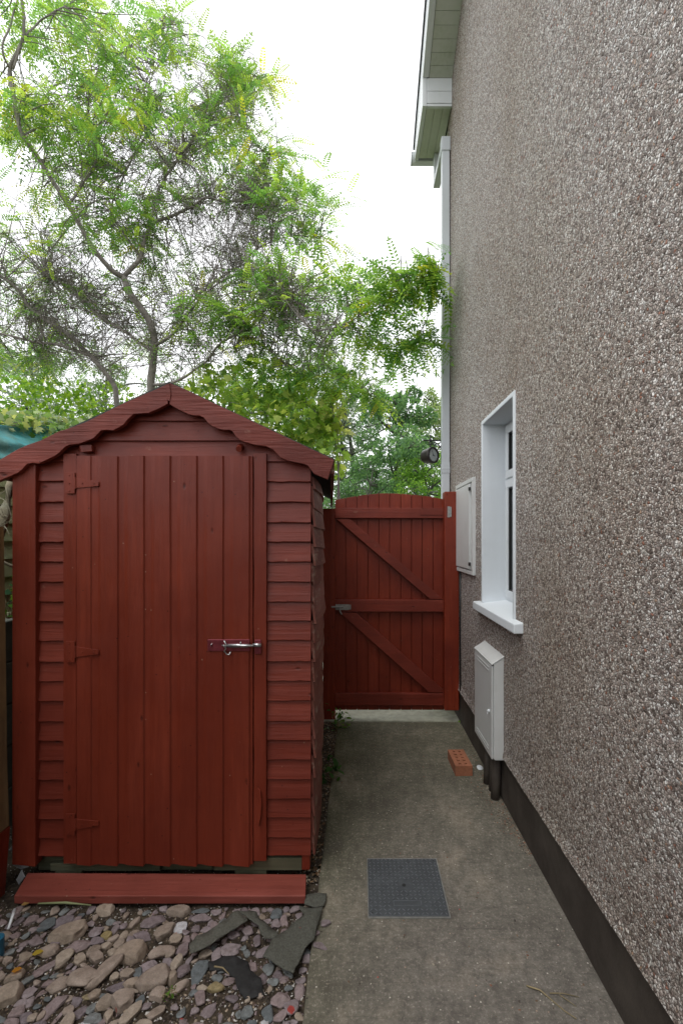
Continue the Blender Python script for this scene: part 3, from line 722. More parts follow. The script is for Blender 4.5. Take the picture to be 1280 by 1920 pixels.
for (yy, tilt_) in ((908, 2), (1219, 1), (1537, -2)):
    h = MB(); yh = yb0 - .0015
    h.prism([(fx(133), yh - .003, fz(yy - 20)), (fx(150), yh - .003, fz(yy - 20)), (fx(150), yh - .003, fz(yy + 19)), (fx(133), yh - .003, fz(yy + 19))], (0, .004, 0))
    h.prism([(fx(153), yh - .003, fz(yy - 10)), (fx(194), yh - .003, fz(yy - 5 + tilt_)), (fx(194), yh - .003, fz(yy + 3 + tilt_)), (fx(153), yh - .003, fz(yy + 9))], (0, .0035, 0))
    h.tube([(fx(151.5), yh - .003, fz(yy - 11)), (fx(151.5), yh - .003, fz(yy + 10))], .0035, 8)
    for sx_, sy_ in ((140, -15), (140, 0), (140, 14), (164, 0), (185, 0)):
        h.tube([(fx(sx_), yh - .0035, fz(yy + sy_)), (fx(sx_), yh - .0055, fz(yy + sy_))], .0032, 8)
    h.build('hinge', M['red_v'], do, bevel=.0008)
# padlock bolt
yp = yb0 - .004
b = MB(); b.box(fx(394.5), fx(472), yp - .002, yp + .003, fz(1217), fz(1195.5)); b.box(fx(481), fx(493), yp - .003, yp + .002, fz(1222), fz(1196))
b.build('bolt_plate', M['plate_red'], do, bevel=.002)
b = MB(); zc = fz(1206)
b.tube([(fx(430), yp - .010, zc), (fx(493), yp - .010, zc)], .0048, 12)
b.tube([(fx(421), yp - .007, zc + .001), (fx(431), yp - .012, zc)], [.002, .006], 8)
b.box(fx(432), fx(470), yp - .012, yp - .0005, zc - .0065, zc + .006)
b.box(fx(479), fx(494), yp - .016, yp - .003, zc - .0035, zc + .009)
b.tube([(fx(427), yp - .016, zc + .022), (fx(430), yp - .014, zc + .008), (fx(427), yp - .018, zc), (fx(430), yp - .014, zc - .01), (fx(427), yp - .014, zc - .022), (fx(431), yp - .012, zc - .036), (fx(436), yp - .012, zc - .037), (fx(438), yp - .010, zc - .026)], .003, 8)
b.tube([(fx(401), yp - .001, zc - .003), (fx(402), yp - .009, zc + .002), (fx(403), yp - .001, zc + .008)], .0028, 8)
b.tube([(fx(456), yp - .010, zc + .005), (fx(457), yp - .012, zc + .016)], .003, 8)
b.build('bolt', M['steel'], do, smooth=True)
# small blocks under the gable
b = MB(); b.prism([(fx(150), D - .012, fz(844)), (fx(160), D - .04, fz(838)), (fx(180), D - .03, fz(836)), (fx(181), D - .03, fz(849)), (fx(163), D - .04, fz(851))], (0, .03, 0)); b.build('wooden_block', M['red_h'], shed, bevel=.002)
b = MB(); b.tube([(fx(453), D - .045, fz(846)), (fx(453), D - .010, fz(838))], .013, 8); b.build('wooden_peg', M['red_h'], shed)

# bargeboards from the photographed outline, at their own distance and thickness
DB = 1.868
RIDGE = (316, 719)
upR = [(318, 718), (340, 727), (420, 765), (520, 812), (626, 862)]
loR = [(625.5, 866), (614, 899), (588, 888), (577, 873), (570, 870), (540, 864), (526, 858), (512, 843), (500, 837), (478, 834), (460, 829), (451, 826), (442, 818), (436, 809), (431, 806), (420, 806), (410, 804), (400, 800), (392, 795), (386, 788), (382, 783), (374, 779), (364, 779), (354, 777), (335, 768), (318, 758)]
upL = [(-14, 868), (0, 862), (22, 849), (36, 841), (52, 834), (76, 826), (100, 814), (112, 808), (124, 805), (160, 792), (230, 757), (290, 731), (315, 719)]
loL = [(315, 757), (296, 767), (279, 774), (265, 775), (251, 776), (240, 786), (232, 796), (224, 801), (212, 807), (200, 806), (190, 807), (182, 815), (175, 822), (160, 828), (148, 832), (130, 834), (122, 838), (112, 848), (103, 855), (88, 862), (73, 869), (62, 868), (51, 870), (43, 879), (35, 886), (17, 894), (0, 901), (-14, 906)]
for up_, lo_, sgn in ((upR, loR, 1), (upL, loL, -1)):
    b = MB(); pts = [at(x, y, DB) for x, y in up_ + lo_]
    b.prism(pts, (0, .022, 0)); b.build('bargeboard', M['red_barge'], shed, bevel=.0015)
b = MB(); b.prism([at(x, y, DB - .004) for x, y in [(311, 722), (318, 719), (320, 740), (318, 752), (312, 748)]], (0, .004, 0)); b.build('ridge_filler', M['red_barge'], shed)
# roof slabs
apex = at(317, 716, DB); eR = at(627, 862, DB); eL = at(-15, 870, DB)
yF, yB = DB + .003, D + DEP + .06
for e, sg in ((eR, 1), (eL, -1)):
    b = MB()
    dxB = SH * (yB - yF)
    t0 = .012
    a = [(apex.x, yF, apex.z + .002), (e.x, yF, e.z + .003), (e.x + dxB, yB, e.z + .003), (apex.x + dxB, yB, apex.z + .002)]
    b.hexa([(x, y, z - t0) for x, y, z in a], a); b.build('roof', M['felt'], shed)
# eave board right: red strip hanging under the roof edge
for e, sg in ((eR, 1), (eL, -1)):
    b = MB(); dxB = SH * (yB - yF - .02)
    a = [(e.x - sg * .002, yF + .02, e.z - .012), (e.x - sg * .018, yF + .02, e.z - .008), (e.x - sg * .018, yF + .02, e.z - .055), (e.x - sg * .002, yF + .02, e.z - .06)]
    b.hexa(a, [(x + dxB, yB, z) for x, y, z in a])
    b.build('eave_board', M['red_y'], shed, bevel=.001)
# right side: warped weatherboards bowing outwards
sd_ = MB(); rr = random.Random(11)
X0 = fx(585)
zz = fz(1606); k = 0; lines = []
ztop = fz(902)
zs = []
while zz < ztop: zs.append(zz); zz += .083
zs.append(ztop + .01)
for k in range(len(zs) - 1):
    zb_, zt_ = zs[k], zs[k + 1]
    n = 20; warp = rr.uniform(-.006, .006); curl = rr.uniform(.004, .016); tiltb = rr.uniform(-.018, .012) if k > len(zs) - 8 else rr.uniform(-.008, .008)
    up = k / len(zs)
    A = []
    for j in range(n + 1):
        f_ = j / n; y = D + .012 + DEP * f_
        bow = (.046 * math.sin(math.pi * min(f_ * 2.2, 1)) * (1 - .2 * f_)) * (1.15 - .5 * abs(up - .62) / .6) 
        x = X0 + .002 + SH * (y - D) + bow * .75
        dz = tiltb * math.sin(f_ * 5) + .004 * noise.noise(Vector((y * 5, k, 0)))
        A.append([(x + curl, y, zb_ + dz), (x + .001, y, zt_ + .012 + dz * .4), (x - .010, y, zt_ + .012 + dz * .4), (x + curl - .010, y, zb_ + dz)])
    for j in range(n):
        sd_.add(A[j] + A[j + 1], [(i, (i + 1) % 4, (i + 1) % 4 + 4, i + 4) for i in range(4)] + ([(3, 2, 1, 0)] if j == 0 else []) + ([(4, 5, 6, 7)] if j == n - 1 else []))
sd_.build('side_cladding', M['red_y'], shed)
# left and back walls, floor, and corner post
b = MB()
XL, XR = fx(36), fx(581)
for xa in (XL,):
    b.hexa([(xa, D + .03, .06), (xa + .015, D + .03, .06), (xa + .015, D + .03, fz(885)), (xa, D + .03, fz(885))],
           [(xa + SH * DEP, D + DEP, .06), (xa + .015 + SH * DEP, D + DEP, .06), (xa + .015 + SH * DEP, D + DEP, fz(885)), (xa + SH * DEP, D + DEP, fz(885))])
o2 = SH * DEP
b.prism([(XL + o2, D + DEP, .06), (XR + o2, D + DEP, .06), (XR + o2, D + DEP, fz(890)), (fx(317) + o2, D + DEP, fz(735)), (XL + o2, D + DEP, fz(890))], (0, .015, 0))
b.build('back_cladding', M['red_h'], shed)
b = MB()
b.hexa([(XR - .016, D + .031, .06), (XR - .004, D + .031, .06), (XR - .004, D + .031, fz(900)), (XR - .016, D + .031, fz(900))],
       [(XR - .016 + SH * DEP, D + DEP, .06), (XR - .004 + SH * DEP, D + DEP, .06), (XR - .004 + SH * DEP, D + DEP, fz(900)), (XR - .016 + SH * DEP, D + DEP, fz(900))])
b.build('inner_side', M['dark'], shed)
b = MB()
b.box(fx(92), fx(298), D + .008, D + .04, fz(1636), fz(1622)); b.box(fx(304), fx(396), D + .012, D + .04, fz(1634), fz(1621)); b.box(fx(402), fx(566), D - .004, D + .03, fz(1631), fz(1608))
b.box(fx(60), fx(575), D + .04, D + .1, .0, .05)
for yy in (D + .6, D + 1.2, D + 1.65): b.box(fx(60) + SH * (yy - D), fx(560) + SH * (yy - D), yy, yy + .07, -.03, .058)
b.box(fx(100), fx(150), D + .012, D + .04, -.03, fz(1637)); b.box(fx(440), fx(500), D + .0, D + .04, -.03, fz(1632))
b.build('base_beam', M['old_wood'], shed, bevel=.002)
b = MB(); b.hexa([(XL, D + .03, .05), (XR, D + .03, .05), (XR + o2, D + DEP, .05), (XL + o2, D + DEP, .05)], [(XL, D + .03, .065), (XR, D + .03, .065), (XR + o2, D + DEP, .065), (XL + o2, D + DEP, .065)])
b.build('floor_panel', M['old_wood'], shed)
b = MB(); b.box(fx(566), fx(581), D - .004, D + .03, fz(1630), fz(1601)); b.build('corner_foot', M['red_v'], shed, bevel=.002)

# painted plank as a step
p0, p1, p2, p3 = (gnd(27, 1680, .0275), gnd(572.5, 1680, .0275), gnd(574, 1639, .0275), gnd(53, 1636, .0275))
b = MB(); lo = [Vector((p.x, p.y, -.004)) for p in (p0, p1, p2, p3)]
b.hexa(lo, [p0, p1, p2, p3])
tag(b.build('plank', M['red_plank'], origin=((p0.x + p1.x) / 2, 1.84, 0), bevel=.0025), 'loose red painted plank lying on the ground as a doorstep before the shed', 'plank')

# ------------------------------------------------------------------ gate
G = 3.62; KG = F / G
gx = lambda x: (x - CX) / KG
gz = lambda y: H - (y - CY) / KG
gate = thing('garden_gate', (gx(730), G, 0), 'red boarded garden gate with arched top and two diagonal braces', 'gate')
arch = [(627, 938), (650, 933), (689, 927), (715, 925), (732, 925), (755, 926), (779, 928), (805, 931), (831, 936)]
def archy(x):
    for (xa, ya), (xb, yb) in zip(arch[:-1], arch[1:]):
        if xa <= x <= xb: return ya + (yb - ya) * (x - xa) / (xb - xa)
    return arch[-1][1]
b = MB(); xs = [628 + (832 - 628) * k / 10 for k in range(11)]; xs = [628, 648, 669, 689.5, 710, 730, 751, 771, 791, 811, 832]
for xa, xb in zip(xs[:-1], xs[1:]):
    o = rnd.uniform(-.001, .001)
    n = 4; pp = [(gx(xa + .5), G + o, gz(1331)), (gx(xb - .5), G + o, gz(1331))] + [(gx(xb - .5 - (xb - xa - 1) * k / n), G + o, gz(archy(xb - .5 - (xb - xa - 1) * k / n))) for k in range(n + 1)]
    b.prism(pp, (0, .018, 0))
b.build('boards', M['red_gate'], gate, bevel=.0015)
b = MB(); b.prism([(gx(629), G + .0195, gz(1330.9)), (gx(831), G + .0195, gz(1330.9))] + [(gx(x), G + .0195, gz(archy(x) + 1.2)) for x in (831, 805, 779, 755, 732, 715, 689, 650, 629)], (0, .004, 0)); b.build('batten', M['red_gate'], gate)
for (ya, yb) in ((953, 972), (1123.5, 1145.5), (1297, 1319)):
    b = MB(); b.box(gx(628), gx(833), G - .045, G - .003, gz(yb), gz(ya)); b.build('rail', M['red_rail'], gate, bevel=.003)
for q in ([(631, 973.5), (656, 973.5), (829, 1122), (804, 1122)], [(637, 1147), (668, 1147), (834, 1295.5), (803, 1295.5)]):
    b = MB(); b.prism([(gx(x), G - .040, gz(y)) for x, y in q], (0, .037, 0)); b.build('brace', M['red_rail'], gate, bevel=.002)
b = MB(); ym = G - .047
b.box(gx(629.5), gx(654), ym - .004, ym, gz(1142), gz(1131.5)); b.tube([(gx(622), ym - .012, gz(1136)), (gx(645), ym - .012, gz(1136))], .007, 10); b.box(gx(654), gx(658), ym - .003, ym, gz(1141), gz(1132))
b.tube([(gx(638), ym - .012, gz(1136)), (gx(638), ym - .03, gz(1144)), (gx(641), ym - .02, gz(1149))], .007, 8)
b.build('bolt', M['steel_worn'], gate, bevel=.001)
b = MB(); b.box(gx(786), gx(833), ym - .004, ym, gz(966), gz(957)); b.build('hinge', M['red_rail'], gate, bevel=.001)
b = MB(); b.box(gx(834), gx(838.5), G - .098, G - .094, gz(971), gz(951)); b.box(gx(838.5), gx(841), G - .106, G - .096, gz(970), gz(952)); b.build('hinge_pin', M['steel_worn'], gate, bevel=.001)
b = MB(); b.box(gx(606), gx(628.6), G - .035, G + .06, -.03, gz(954))
tag(b.build('gate_post', M['red_gate'], origin=(gx(619), G, 0), bevel=.004), 'dark red latch post between the shed side and the gate', 'post')
b = MB(); GP = 3.545; b.box((832 - CX) / F * GP, WX - .002, GP - .02, GP + .07, at(0, 1331, GP).z, at(0, 922, GP).z)
tag(b.build('gate_post', M['red_gate'], origin=(.73, GP, 0.07), bevel=.008), 'taller red hinge post fixed against the pebble-dash wall', 'post')

# ------------------------------------------------------------------ left boundary: block wall, slat fence, leaning post, net
FXP = -1.80
bw = MB(); rr = random.Random(3)
z = -.04; row = 0
while z < 1.0:
    y = -3.5 + (.22 if row % 2 else 0)
    while y < 6:
        o = rr.uniform(-.004, .004)
        bw.box(FXP - .10, FXP + o, y, y + .43, z, z + .208, jit=.002); y += .44
    z += .215; row += 1
bw.box(FXP - .09, FXP - .01, -3.5, 6, -.04, z - .01)
tag(bw.build('block_wall', M['concrete_block'], origin=(FXP, 1, 0), bevel=.005), 'mossy concrete block wall behind the shed along the left boundary', 'wall')
rf = thing('light_block_fence', (-.5, -3.3, 0), 'tall unseen timber fence added behind the camera to block low sky light', 'fence')  # added out of view behind the camera to cut low sky light
b = MB()
for k in range(17): b.box(-1.75 + k * .15, -1.605 + k * .15, -3.36, -3.34 + rr.uniform(-.003, .003), -.04, 1.95)
b.build('boards', M['fence_green'], rf); b = MB()
for z in (.3, 1.0, 1.7): b.box(-1.75, .78, -3.335, -3.295, z, z + .07)
b.build('rails', M['fence_green'], rf)
fe = thing('slat_fence', (FXP - .04, 2, 1.05), 'weathered olive green horizontal board fence standing on the block wall', 'fence')
b = MB(); z = 1.07
while z < 1.80:
    y = -3.4
    while y < 6:
        o = rr.uniform(-.004, .004)
        b.hexa([(FXP - .03 + o, y, z), (FXP - .018 + o, y, z), (FXP - .035 + o, y, z + .105), (FXP - .045 + o, y, z + .105)],
               [(FXP - .03 - o, y + 1.8, z + o), (FXP - .018 - o, y + 1.8, z + o), (FXP - .035 - o, y + 1.8, z + .105 + o), (FXP - .045 - o, y + 1.8, z + .105 + o)])
        y += 1.81
    z += .092
b.build('boards', M['fence_green'], fe)
for y in (-1.6, .2, 2.02, 3.83):
    b = MB(); b.box(FXP - .12, FXP - .05, y - .05, y + .05, 1.0, 1.85); b.build('post', M['fence_green'], fe, bevel=.004)
b = MB()
ps = [(-1.478, 1.765, 1.50), (-1.471, 1.765, 1.1), (-1.463, 1.765, .5), (-1.455, 1.765, .26)]
def postseg(mb, a, b_):
    mb.hexa([(a[0] - .11, 1.765, a[2]), (a[0], 1.765, a[2]), (a[0], 1.86, a[2]), (a[0] - .11, 1.86, a[2])], [(b_[0] - .11, 1.765, b_[2]), (b_[0], 1.765, b_[2]), (b_[0], 1.86, b_[2]), (b_[0] - .11, 1.86, b_[2])])
lp = thing('fence_post', (-1.44, 1.8, -.03), 'rough brown timber post at the far left edge with a red painted foot', 'post')
for a, c in zip(ps[:-1], ps[1:]): postseg(b, a, c)
b.build('shaft', M['post_wood'], lp)
b = MB(); b.hexa([(-1.57, 1.763, -.03), (-1.475, 1.763, -.03), (-1.475, 1.862, -.03), (-1.57, 1.862, -.03)], [(-1.567, 1.763, .255), (-1.453, 1.763, .255), (-1.453, 1.862, .255), (-1.567, 1.862, .255)])
b.build('painted_foot', M['red_v'], lp)

# teal debris net sagging over the fence
V = []; Fc = []
nu, nv = 40, 16
for j in range(nv + 1):
    for i in range(nu + 1):
        u, v = i / nu, j / nv
        Y = 2.15 + .95 * u
        x = -1.83 - .05 * v + .05 * noise.noise(Vector((u * 5, v * 3, 1)))
        ztop_ = 1.455 + .2536 * Y + .012 * math.sin(u * 9)
        z = ztop_ * v + (1 - v) * 1.86 + .015 * noise.noise(Vector((u * 9, v * 5, 3)))
        V.append((x - .10 * v, Y + .02 * v, z))
for j in range(nv):
    for i in range(nu): a = j * (nu + 1) + i; Fc.append((a, a + 1, a + nu + 2, a + nu + 1))
m = MB(); m.add(V, Fc); o = m.build('netting', M['net'], origin=(-1.85, 2.6, 1.85), smooth=True, fixn=False)
sm = o.modifiers.new('solid', 'SOLIDIFY'); sm.thickness = .003
tag(o, 'teal mesh netting draped over the fence top behind the shed roof', 'netting')

# ------------------------------------------------------------------ things on the path
mc = thing('manhole_cover', (.187, 1.87, 0), 'square blue-grey chequered inspection cover set in the concrete path', 'manhole cover')
b = MB(); A = [gnd(691.5, 1719, .004), gnd(837, 1719, .004), gnd(820, 1612, .004), gnd(688, 1612, .004)]
x0, x1 = .034, .340; y0, y1 = 1.716, 2.022
b.box(x0, x1, y0, y1, -.01, .0055); b.build('plate', M['iron'], mc, bevel=.0015)
b = MB()
ring_z = .0035
b.box(x0 - .004, x0 - .001, y0 - .004, y1 + .004, -.01, ring_z); b.box(x1 + .001, x1 + .006, y0 - .006, y1 + .006, -.01, ring_z)
b.box(x0 - .001, x1 + .001, y0 - .006, y0 - .001, -.01, ring_z); b.box(x0 - .001, x1 + .001, y1 + .001, y1 + .006, -.01, ring_z)
b.build('frame', M['steel_worn'], mc)
b = MB(); n = 17; st = .306 / n
for i in range(n):
    for j in range(n):
        cx_, cy_ = x0 + st * (i + .5), y0 + st * (j + .5)
        if abs(cx_ - .187) < .024 and abs(cy_ - 1.87) < .02: continue
        if abs(cx_ - .187) < .060 and abs(cy_ - 1.775) < .016: continue
        s = 1 if (i + j) % 2 else -1; L_, W_ = .0075, .002
        d_ = Vector((s, 1, 0)).normalized(); q_ = Vector((-d_.y, d_.x, 0)); c_ = Vector((cx_, cy_, .0056))
        b.prism([c_ - d_ * L_, c_ + q_ * W_, c_ + d_ * L_, c_ - q_ * W_], (0, 0, .0018))
tr = b.build('tread_pattern', M['iron_worn'], mc)
b = MB(); ring2 = [(.187 - .055, .187 + .055, 1.763, 1.7645), (.187 - .055, .187 + .055, 1.786, 1.7875)]
for r_ in ring2: b.box(*r_, .0056, .0072)
b.box(.187 - .055, .187 - .0535, 1.7645, 1.786, .0056, .0072); b.box(.187 + .0535, .187 + .055, 1.7645, 1.786, .0056, .0072)
b.build('name_panel', M['iron_worn'], mc)
b = MB(); disc(b, Vector((.182, 1.868, .0057)), Vector((0, 0, 1)).normalized() if False else Vector((0, .001, 1)).normalized(), .008, .0006, 14)
for cx_, cy_ in ((x0 + .013, y0 + .013), (x0 + .013, y1 - .013), (x1 - .013, y0 + .013), (x1 - .013, y1 - .013)):
    q = MB(); disc(q, Vector((cx_, cy_, .0057)), Vector((0, .001, 1)).normalized(), .0035, .0006, 10); q.build('screw', M['cable'], mc)
b.build('key_hole', M['cable'], mc)

# perforated brick with real holes
bx0, bx1, by0, by1, bz = .578, .682, 2.735, 2.950, .062
me = bmesh.new()
hx = [bx0 + .034, bx0 + .070]; hys = [by0 + .030 + k * .039 for k in range(5)]; hr = .0095
xs_ = sorted([bx0, bx1] + [h + s for h in hx for s in (-hr * 1.15, hr * 1.15)]); ys_ = sorted([by0, by1] + [h + s for h in hys for s in (-hr, hr)])
b = MB()
for i in range(len(xs_) - 1):
    for j in range(len(ys_) - 1):
        cx_, cy_ = (xs_[i] + xs_[i + 1]) / 2, (ys_[j] + ys_[j + 1]) / 2
        hole = any(abs(cx_ - h) < hr for h in hx) and any(abs(cy_ - h) < hr * .9 for h in hys)
        q = [(xs_[i], ys_[j]), (xs_[i + 1], ys_[j]), (xs_[i + 1], ys_[j + 1]), (xs_[i], ys_[j + 1])]
        if not hole: b.add([(x, y, bz) for x, y in q], [(0, 1, 2, 3)])
        else:
            # octagonal well inside the square
            mx_, my_ = (xs_[i] + xs_[i + 1]) / 2, (ys_[j] + ys_[j + 1]) / 2
            rx, ry = (xs_[i + 1] - xs_[i]) / 2, (ys_[j + 1] - ys_[j]) / 2
            oct_ = [(mx_ + rx * .98 * math.cos(t), my_ + ry * .98 * math.sin(t)) for t in [R(22.5 + 45 * k) for k in range(8)]]
            vs = [(x, y, bz) for x, y in q] + [(x, y, bz) for x, y in oct_] + [(x, y, .008) for x, y in oct_]
            fs = [(4 + k, 4 + (k + 1) % 8, 12 + (k + 1) % 8, 12 + k) for k in range(8)] + [tuple(12 + k for k in range(8))]
            fs += [(2, 4, 11), (2, 5, 4), (2, 3, 6, 5), (3, 7, 6), (3, 0, 8, 7), (0, 9, 8), (0, 1, 10, 9), (1, 11, 10), (1, 2, 11)]
            b.add(vs, fs)
b.add([(bx0, by0, .001), (bx1, by0, .001), (bx1, by1, .001), (bx0, by1, .001), (bx0, by0, bz), (bx1, by0, bz), (bx1, by1, bz), (bx0, by1, bz)], [(0, 1, 5, 4), (1, 2, 6, 5), (2, 3, 7, 6), (3, 0, 4, 7), (3, 2, 1, 0)])
ob = b.build('brick', M['brick'], origin=(.63, 2.84, 0)); ob.rotation_euler = (0, 0, R(1.5))
tag(ob, 'single orange perforated brick with ten holes lying on the path', 'brick')

# ------------------------------------------------------------------ stones
def stone_mesh(seed, sub=4, flat=.55, cuts=7, sharp=.8, name='stone'):
    r = random.Random(seed)
    bm = bmesh.new(); bmesh.ops.create_icosphere(bm, subdivisions=sub, radius=1)
    pl = []
    for _ in range(cuts):
        n = Vector((r.gauss(0, 1), r.gauss(0, 1), r.gauss(0, .45))).normalized(); pl.append((n, r.uniform(.55, .84)))
    pl.append((Vector((r.uniform(-.15, .15), r.uniform(-.15, .15), 1)).normalized(), r.uniform(.45, .6)))
    off = Vector((r.uniform(0, 50), r.uniform(0, 50), r.uniform(0, 50)))
    for v in bm.verts:
        p = v.co.copy()
        for n, d in pl:
            s = p.dot(n) - d
            if s > 0: p -= n * s * sharp
        p += p.normalized() * (.07 * noise.noise(p * 1.6 + off) + .03 * noise.noise(p * 5 + off))
        v.co = p
    mx = max(abs(v.co.x) for v in bm.verts); my = max(abs(v.co.y) for v in bm.verts); mz = max(v.co.z for v in bm.verts)
    for v in bm.verts: v.co = Vector((v.co.x / mx, v.co.y / my, v.co.z / mz * flat))
    for f in bm.faces: f.smooth = True
    me = bpy.data.meshes.new(name); bm.to_mesh(me); bm.free()
    return me
kinds = {'s': ('cobblestone', M['sandstone'], .62, .90), 'p': ('slate_chip', M['purple'], .36, .97), 'b': ('slate_chip', M['blue'], .36, .95), 'y': ('cobblestone', M['ochre'], .55, .8), 'w': ('slate_chip', M['white_stone'], .4, .95)}
var = {k: [] for k in kinds}
for k, (nm, mt, fl, sh) in kinds.items():
    for i in range(9 if k in 'sp' else 5):
        me = stone_mesh(hash((ord(k), i)) % 9999, 4, fl, 7, sh, nm); me.materials.append(mt); var[k].append(me)
lab = {'s': ('pale sandy cobble in the stony bed before the shed', 'pale cobbles in the stony bed'),
       'p': ('purple slate chip in the stony bed before the shed', 'purple slate chips in the stony bed'),
       'b': ('blue grey slate chip in the stony bed before the shed', 'blue grey slate chips in the stony bed'),
       'y': ('yellow ochre stone in the stony bed before the shed', 'ochre stones in the stony bed'),
       'w': ('whitish stone chip in the stony bed before the shed', 'whitish chips in the stony bed')}
placed = []; hand = []
def put_stone(px, py, w, h, rot, k, label=None, z=None):
    p = gnd(px, py, -.005)
    wx = w / F * p.y; dy = h / F * p.y * p.y / H * .88
    th = min(wx, dy) 
    me = rnd.choice(var[k]); o = bpy.data.objects.new(kinds[k][0], me); COL.objects.link(o)
    base = soilz(p.x, p.y) if p.x < PXL else 0
    if k == 's' and not label: wx *= .88; dy *= .88
    hz = min(th * .5, .032) * (1 if k in 'sy' else .75)
    o.location = (p.x, p.y, base + hz * .35 if z is None else z)
    o.scale = (wx / 2 * 1.16, dy / 2 * 1.16, hz)
    o.rotation_euler = (rnd.uniform(-.14, .14), rnd.uniform(-.14, .14), R(rot))
    placed.append((p.x, p.y, max(wx, dy) / 2))
    tag(o, label or lab[k][0], 'stone', None if label else lab[k][1])
    hand.append((o, px, py, k, w, h)); return o
A3 = [(790,85,115,75,0,'s','red splashed round pale cobble against the plank edge'),(530,270,260,140,20,'s','large flat angular pinkish slab stone at the left of the bed'),(365,405,140,85,8,'s'),(475,455,150,100,60,'s'),(600,460,105,95,0,'s'),(640,600,215,185,0,'s','large blocky cobble with a red paint dot on its top'),(450,650,180,115,25,'s'),(725,440,135,90,-10,'s'),(805,540,280,120,62,'s','long narrow leaning cobble right of the red dotted block'),(1000,405,250,165,22,'s','big rounded rectangular cobble in the middle of the bed'),(1215,390,190,115,22,'s'),(1230,250,180,110,48,'s'),(700,395,110,75,30,'s'),(790,350,95,60,15,'s'),(950,550,120,80,20,'s'),(990,620,135,85,15,'s'),(710,700,90,80,10,'s'),(790,755,150,115,60,'s'),(925,770,215,165,-10,'s'),(1170,600,250,170,8,'s','largest pitted sandy cobble near the middle of the bed'),(1200,730,150,125,20,'s'),(990,870,190,115,52,'s'),(820,870,85,105,0,'s'),(1180,850,140,90,35,'s'),(1070,945,150,90,5,'s'),(505,930,105,140,0,'s'),(515,835,90,75,-20,'s'),(490,750,110,60,22,'s'),(645,925,100,95,0,'w','bright white square tile chip at the bottom of the bed'),(65,720,250,170,52,'s','large grey brown slab stone at the bottom left corner'),(130,565,160,80,52,'s'),
(1150,180,160,90,12,'p'),(1075,275,145,70,0,'p'),(725,240,95,70,15,'p'),(725,310,95,70,0,'p'),(580,360,160,95,25,'p'),(355,195,110,115,0,'b'),(480,170,145,95,0,'p'),(585,165,60,65,0,'p'),(230,150,95,80,0,'p'),(275,330,110,70,20,'p'),(315,395,90,60,40,'p'),(340,500,155,75,30,'p'),(205,590,150,60,60,'b'),(370,620,95,70,20,'p'),(225,680,100,75,0,'p'),(390,820,190,105,62,'p','long plum coloured slate leaning in the lower left of the bed'),(230,760,60,85,0,'p'),(160,760,85,60,0,'p'),(130,830,100,90,0,'p'),(600,840,130,90,50,'p'),(690,795,70,90,0,'b'),(870,640,120,85,20,'p'),(1035,530,75,75,0,'b'),(1110,490,120,85,20,'p'),(1060,765,70,80,0,'b'),(700,890,120,110,0,'b'),(755,925,60,100,0,'p'),(650,722,60,50,0,'y'),(795,255,80,60,0,'y'),(860,575,70,60,0,'s'),(250,890,80,80,0,'s'),(312,880,50,85,0,'s'),(80,920,110,90,0,'p'),(200,880,110,90,0,'p'),(290,940,100,60,10,'p'),(1010,175,60,95,-20,'s'),(850,935,110,70,30,'s'),(970,680,140,45,0,'s'),(450,870,150,35,70,'p'),(290,545,70,60,0,'p'),(430,330,90,70,40,'p'),(610,125,50,40,0,'b'),(60,470,80,60,0,'s'),(30,350,60,50,0,'b')]
B4 = [(80,95,210,80,12,'s'),(75,205,95,95,0,'w','pale lilac blocky stone at the centre of the bed'),(230,140,135,70,8,'p'),(340,90,75,60,0,'p'),(40,310,95,80,0,'s'),(0,400,70,90,0,'s'),(45,480,80,130,0,'s'),(15,600,100,110,0,'s'),(60,680,170,80,40,'s'),(255,400,110,60,18,'s'),(345,425,85,145,0,'p'),(455,375,140,95,18,'p'),(580,240,95,65,0,'p'),(650,295,65,95,0,'p'),(710,385,125,70,25,'p'),(605,495,85,75,0,'p'),(90,550,95,105,0,'p'),(215,540,110,195,-10,'b','tall blue green slate shard beside the black soil patch'),(240,665,90,60,0,'s'),(340,660,120,85,0,'y'),(225,735,95,110,0,'p'),(290,825,115,80,35,'p'),(375,870,40,95,0,'p'),(575,865,85,115,0,'b'),(510,870,50,80,0,'b'),(730,855,90,130,0,'b'),(815,870,105,85,30,'p'),(700,925,65,65,0,'w'),(610,930,70,70,0,'b'),(900,780,110,150,0,'p'),(815,750,145,110,0,'p'),(965,680,75,135,0,'p'),(885,650,60,50,0,'b'),(770,610,85,60,0,'b'),(690,590,70,90,0,'p'),(800,550,70,80,0,'p'),(735,505,85,95,0,'b'),(850,580,70,60,0,'p'),(970,585,80,70,0,'p'),(990,525,60,50,0,'p'),(1018,455,60,70,0,'p'),(1160,225,72,62,0,'p','lilac slate chip sitting alone on the path edge'),(1120,395,100,50,-8,'p','flat slate chip lying on the path edge below the lilac one'),(800,110,100,80,30,'b'),(790,190,70,80,0,'p'),(850,170,60,100,0,'p'),(960,115,50,60,0,'p'),(640,90,80,60,0,'p'),(555,85,60,70,0,'p'),(750,70,60,35,0,'p'),(500,80,45,50,0,'p'),(230,85,130,40,8,'b'),(1060,110,60,45,0,'p'),(475,270,85,60,10,'p'),(120,300,60,70,0,'p'),(30,800,60,60,0,'p'),(180,830,60,70,0,'p'),(400,160,60,50,0,'b'),(330,190,70,60,0,'p'),(270,220,80,50,30,'p'),(190,220,60,50,0,'p'),(920,900,60,50,0,'p'),(1090,300,50,50,0,'p'),(200,940,90,60,0,'p'),(440,600,90,60,20,'p'),(350,580,80,60,0,'b'),(720,160,60,50,0,'p'),(90,380,90,130,-10,'p')]
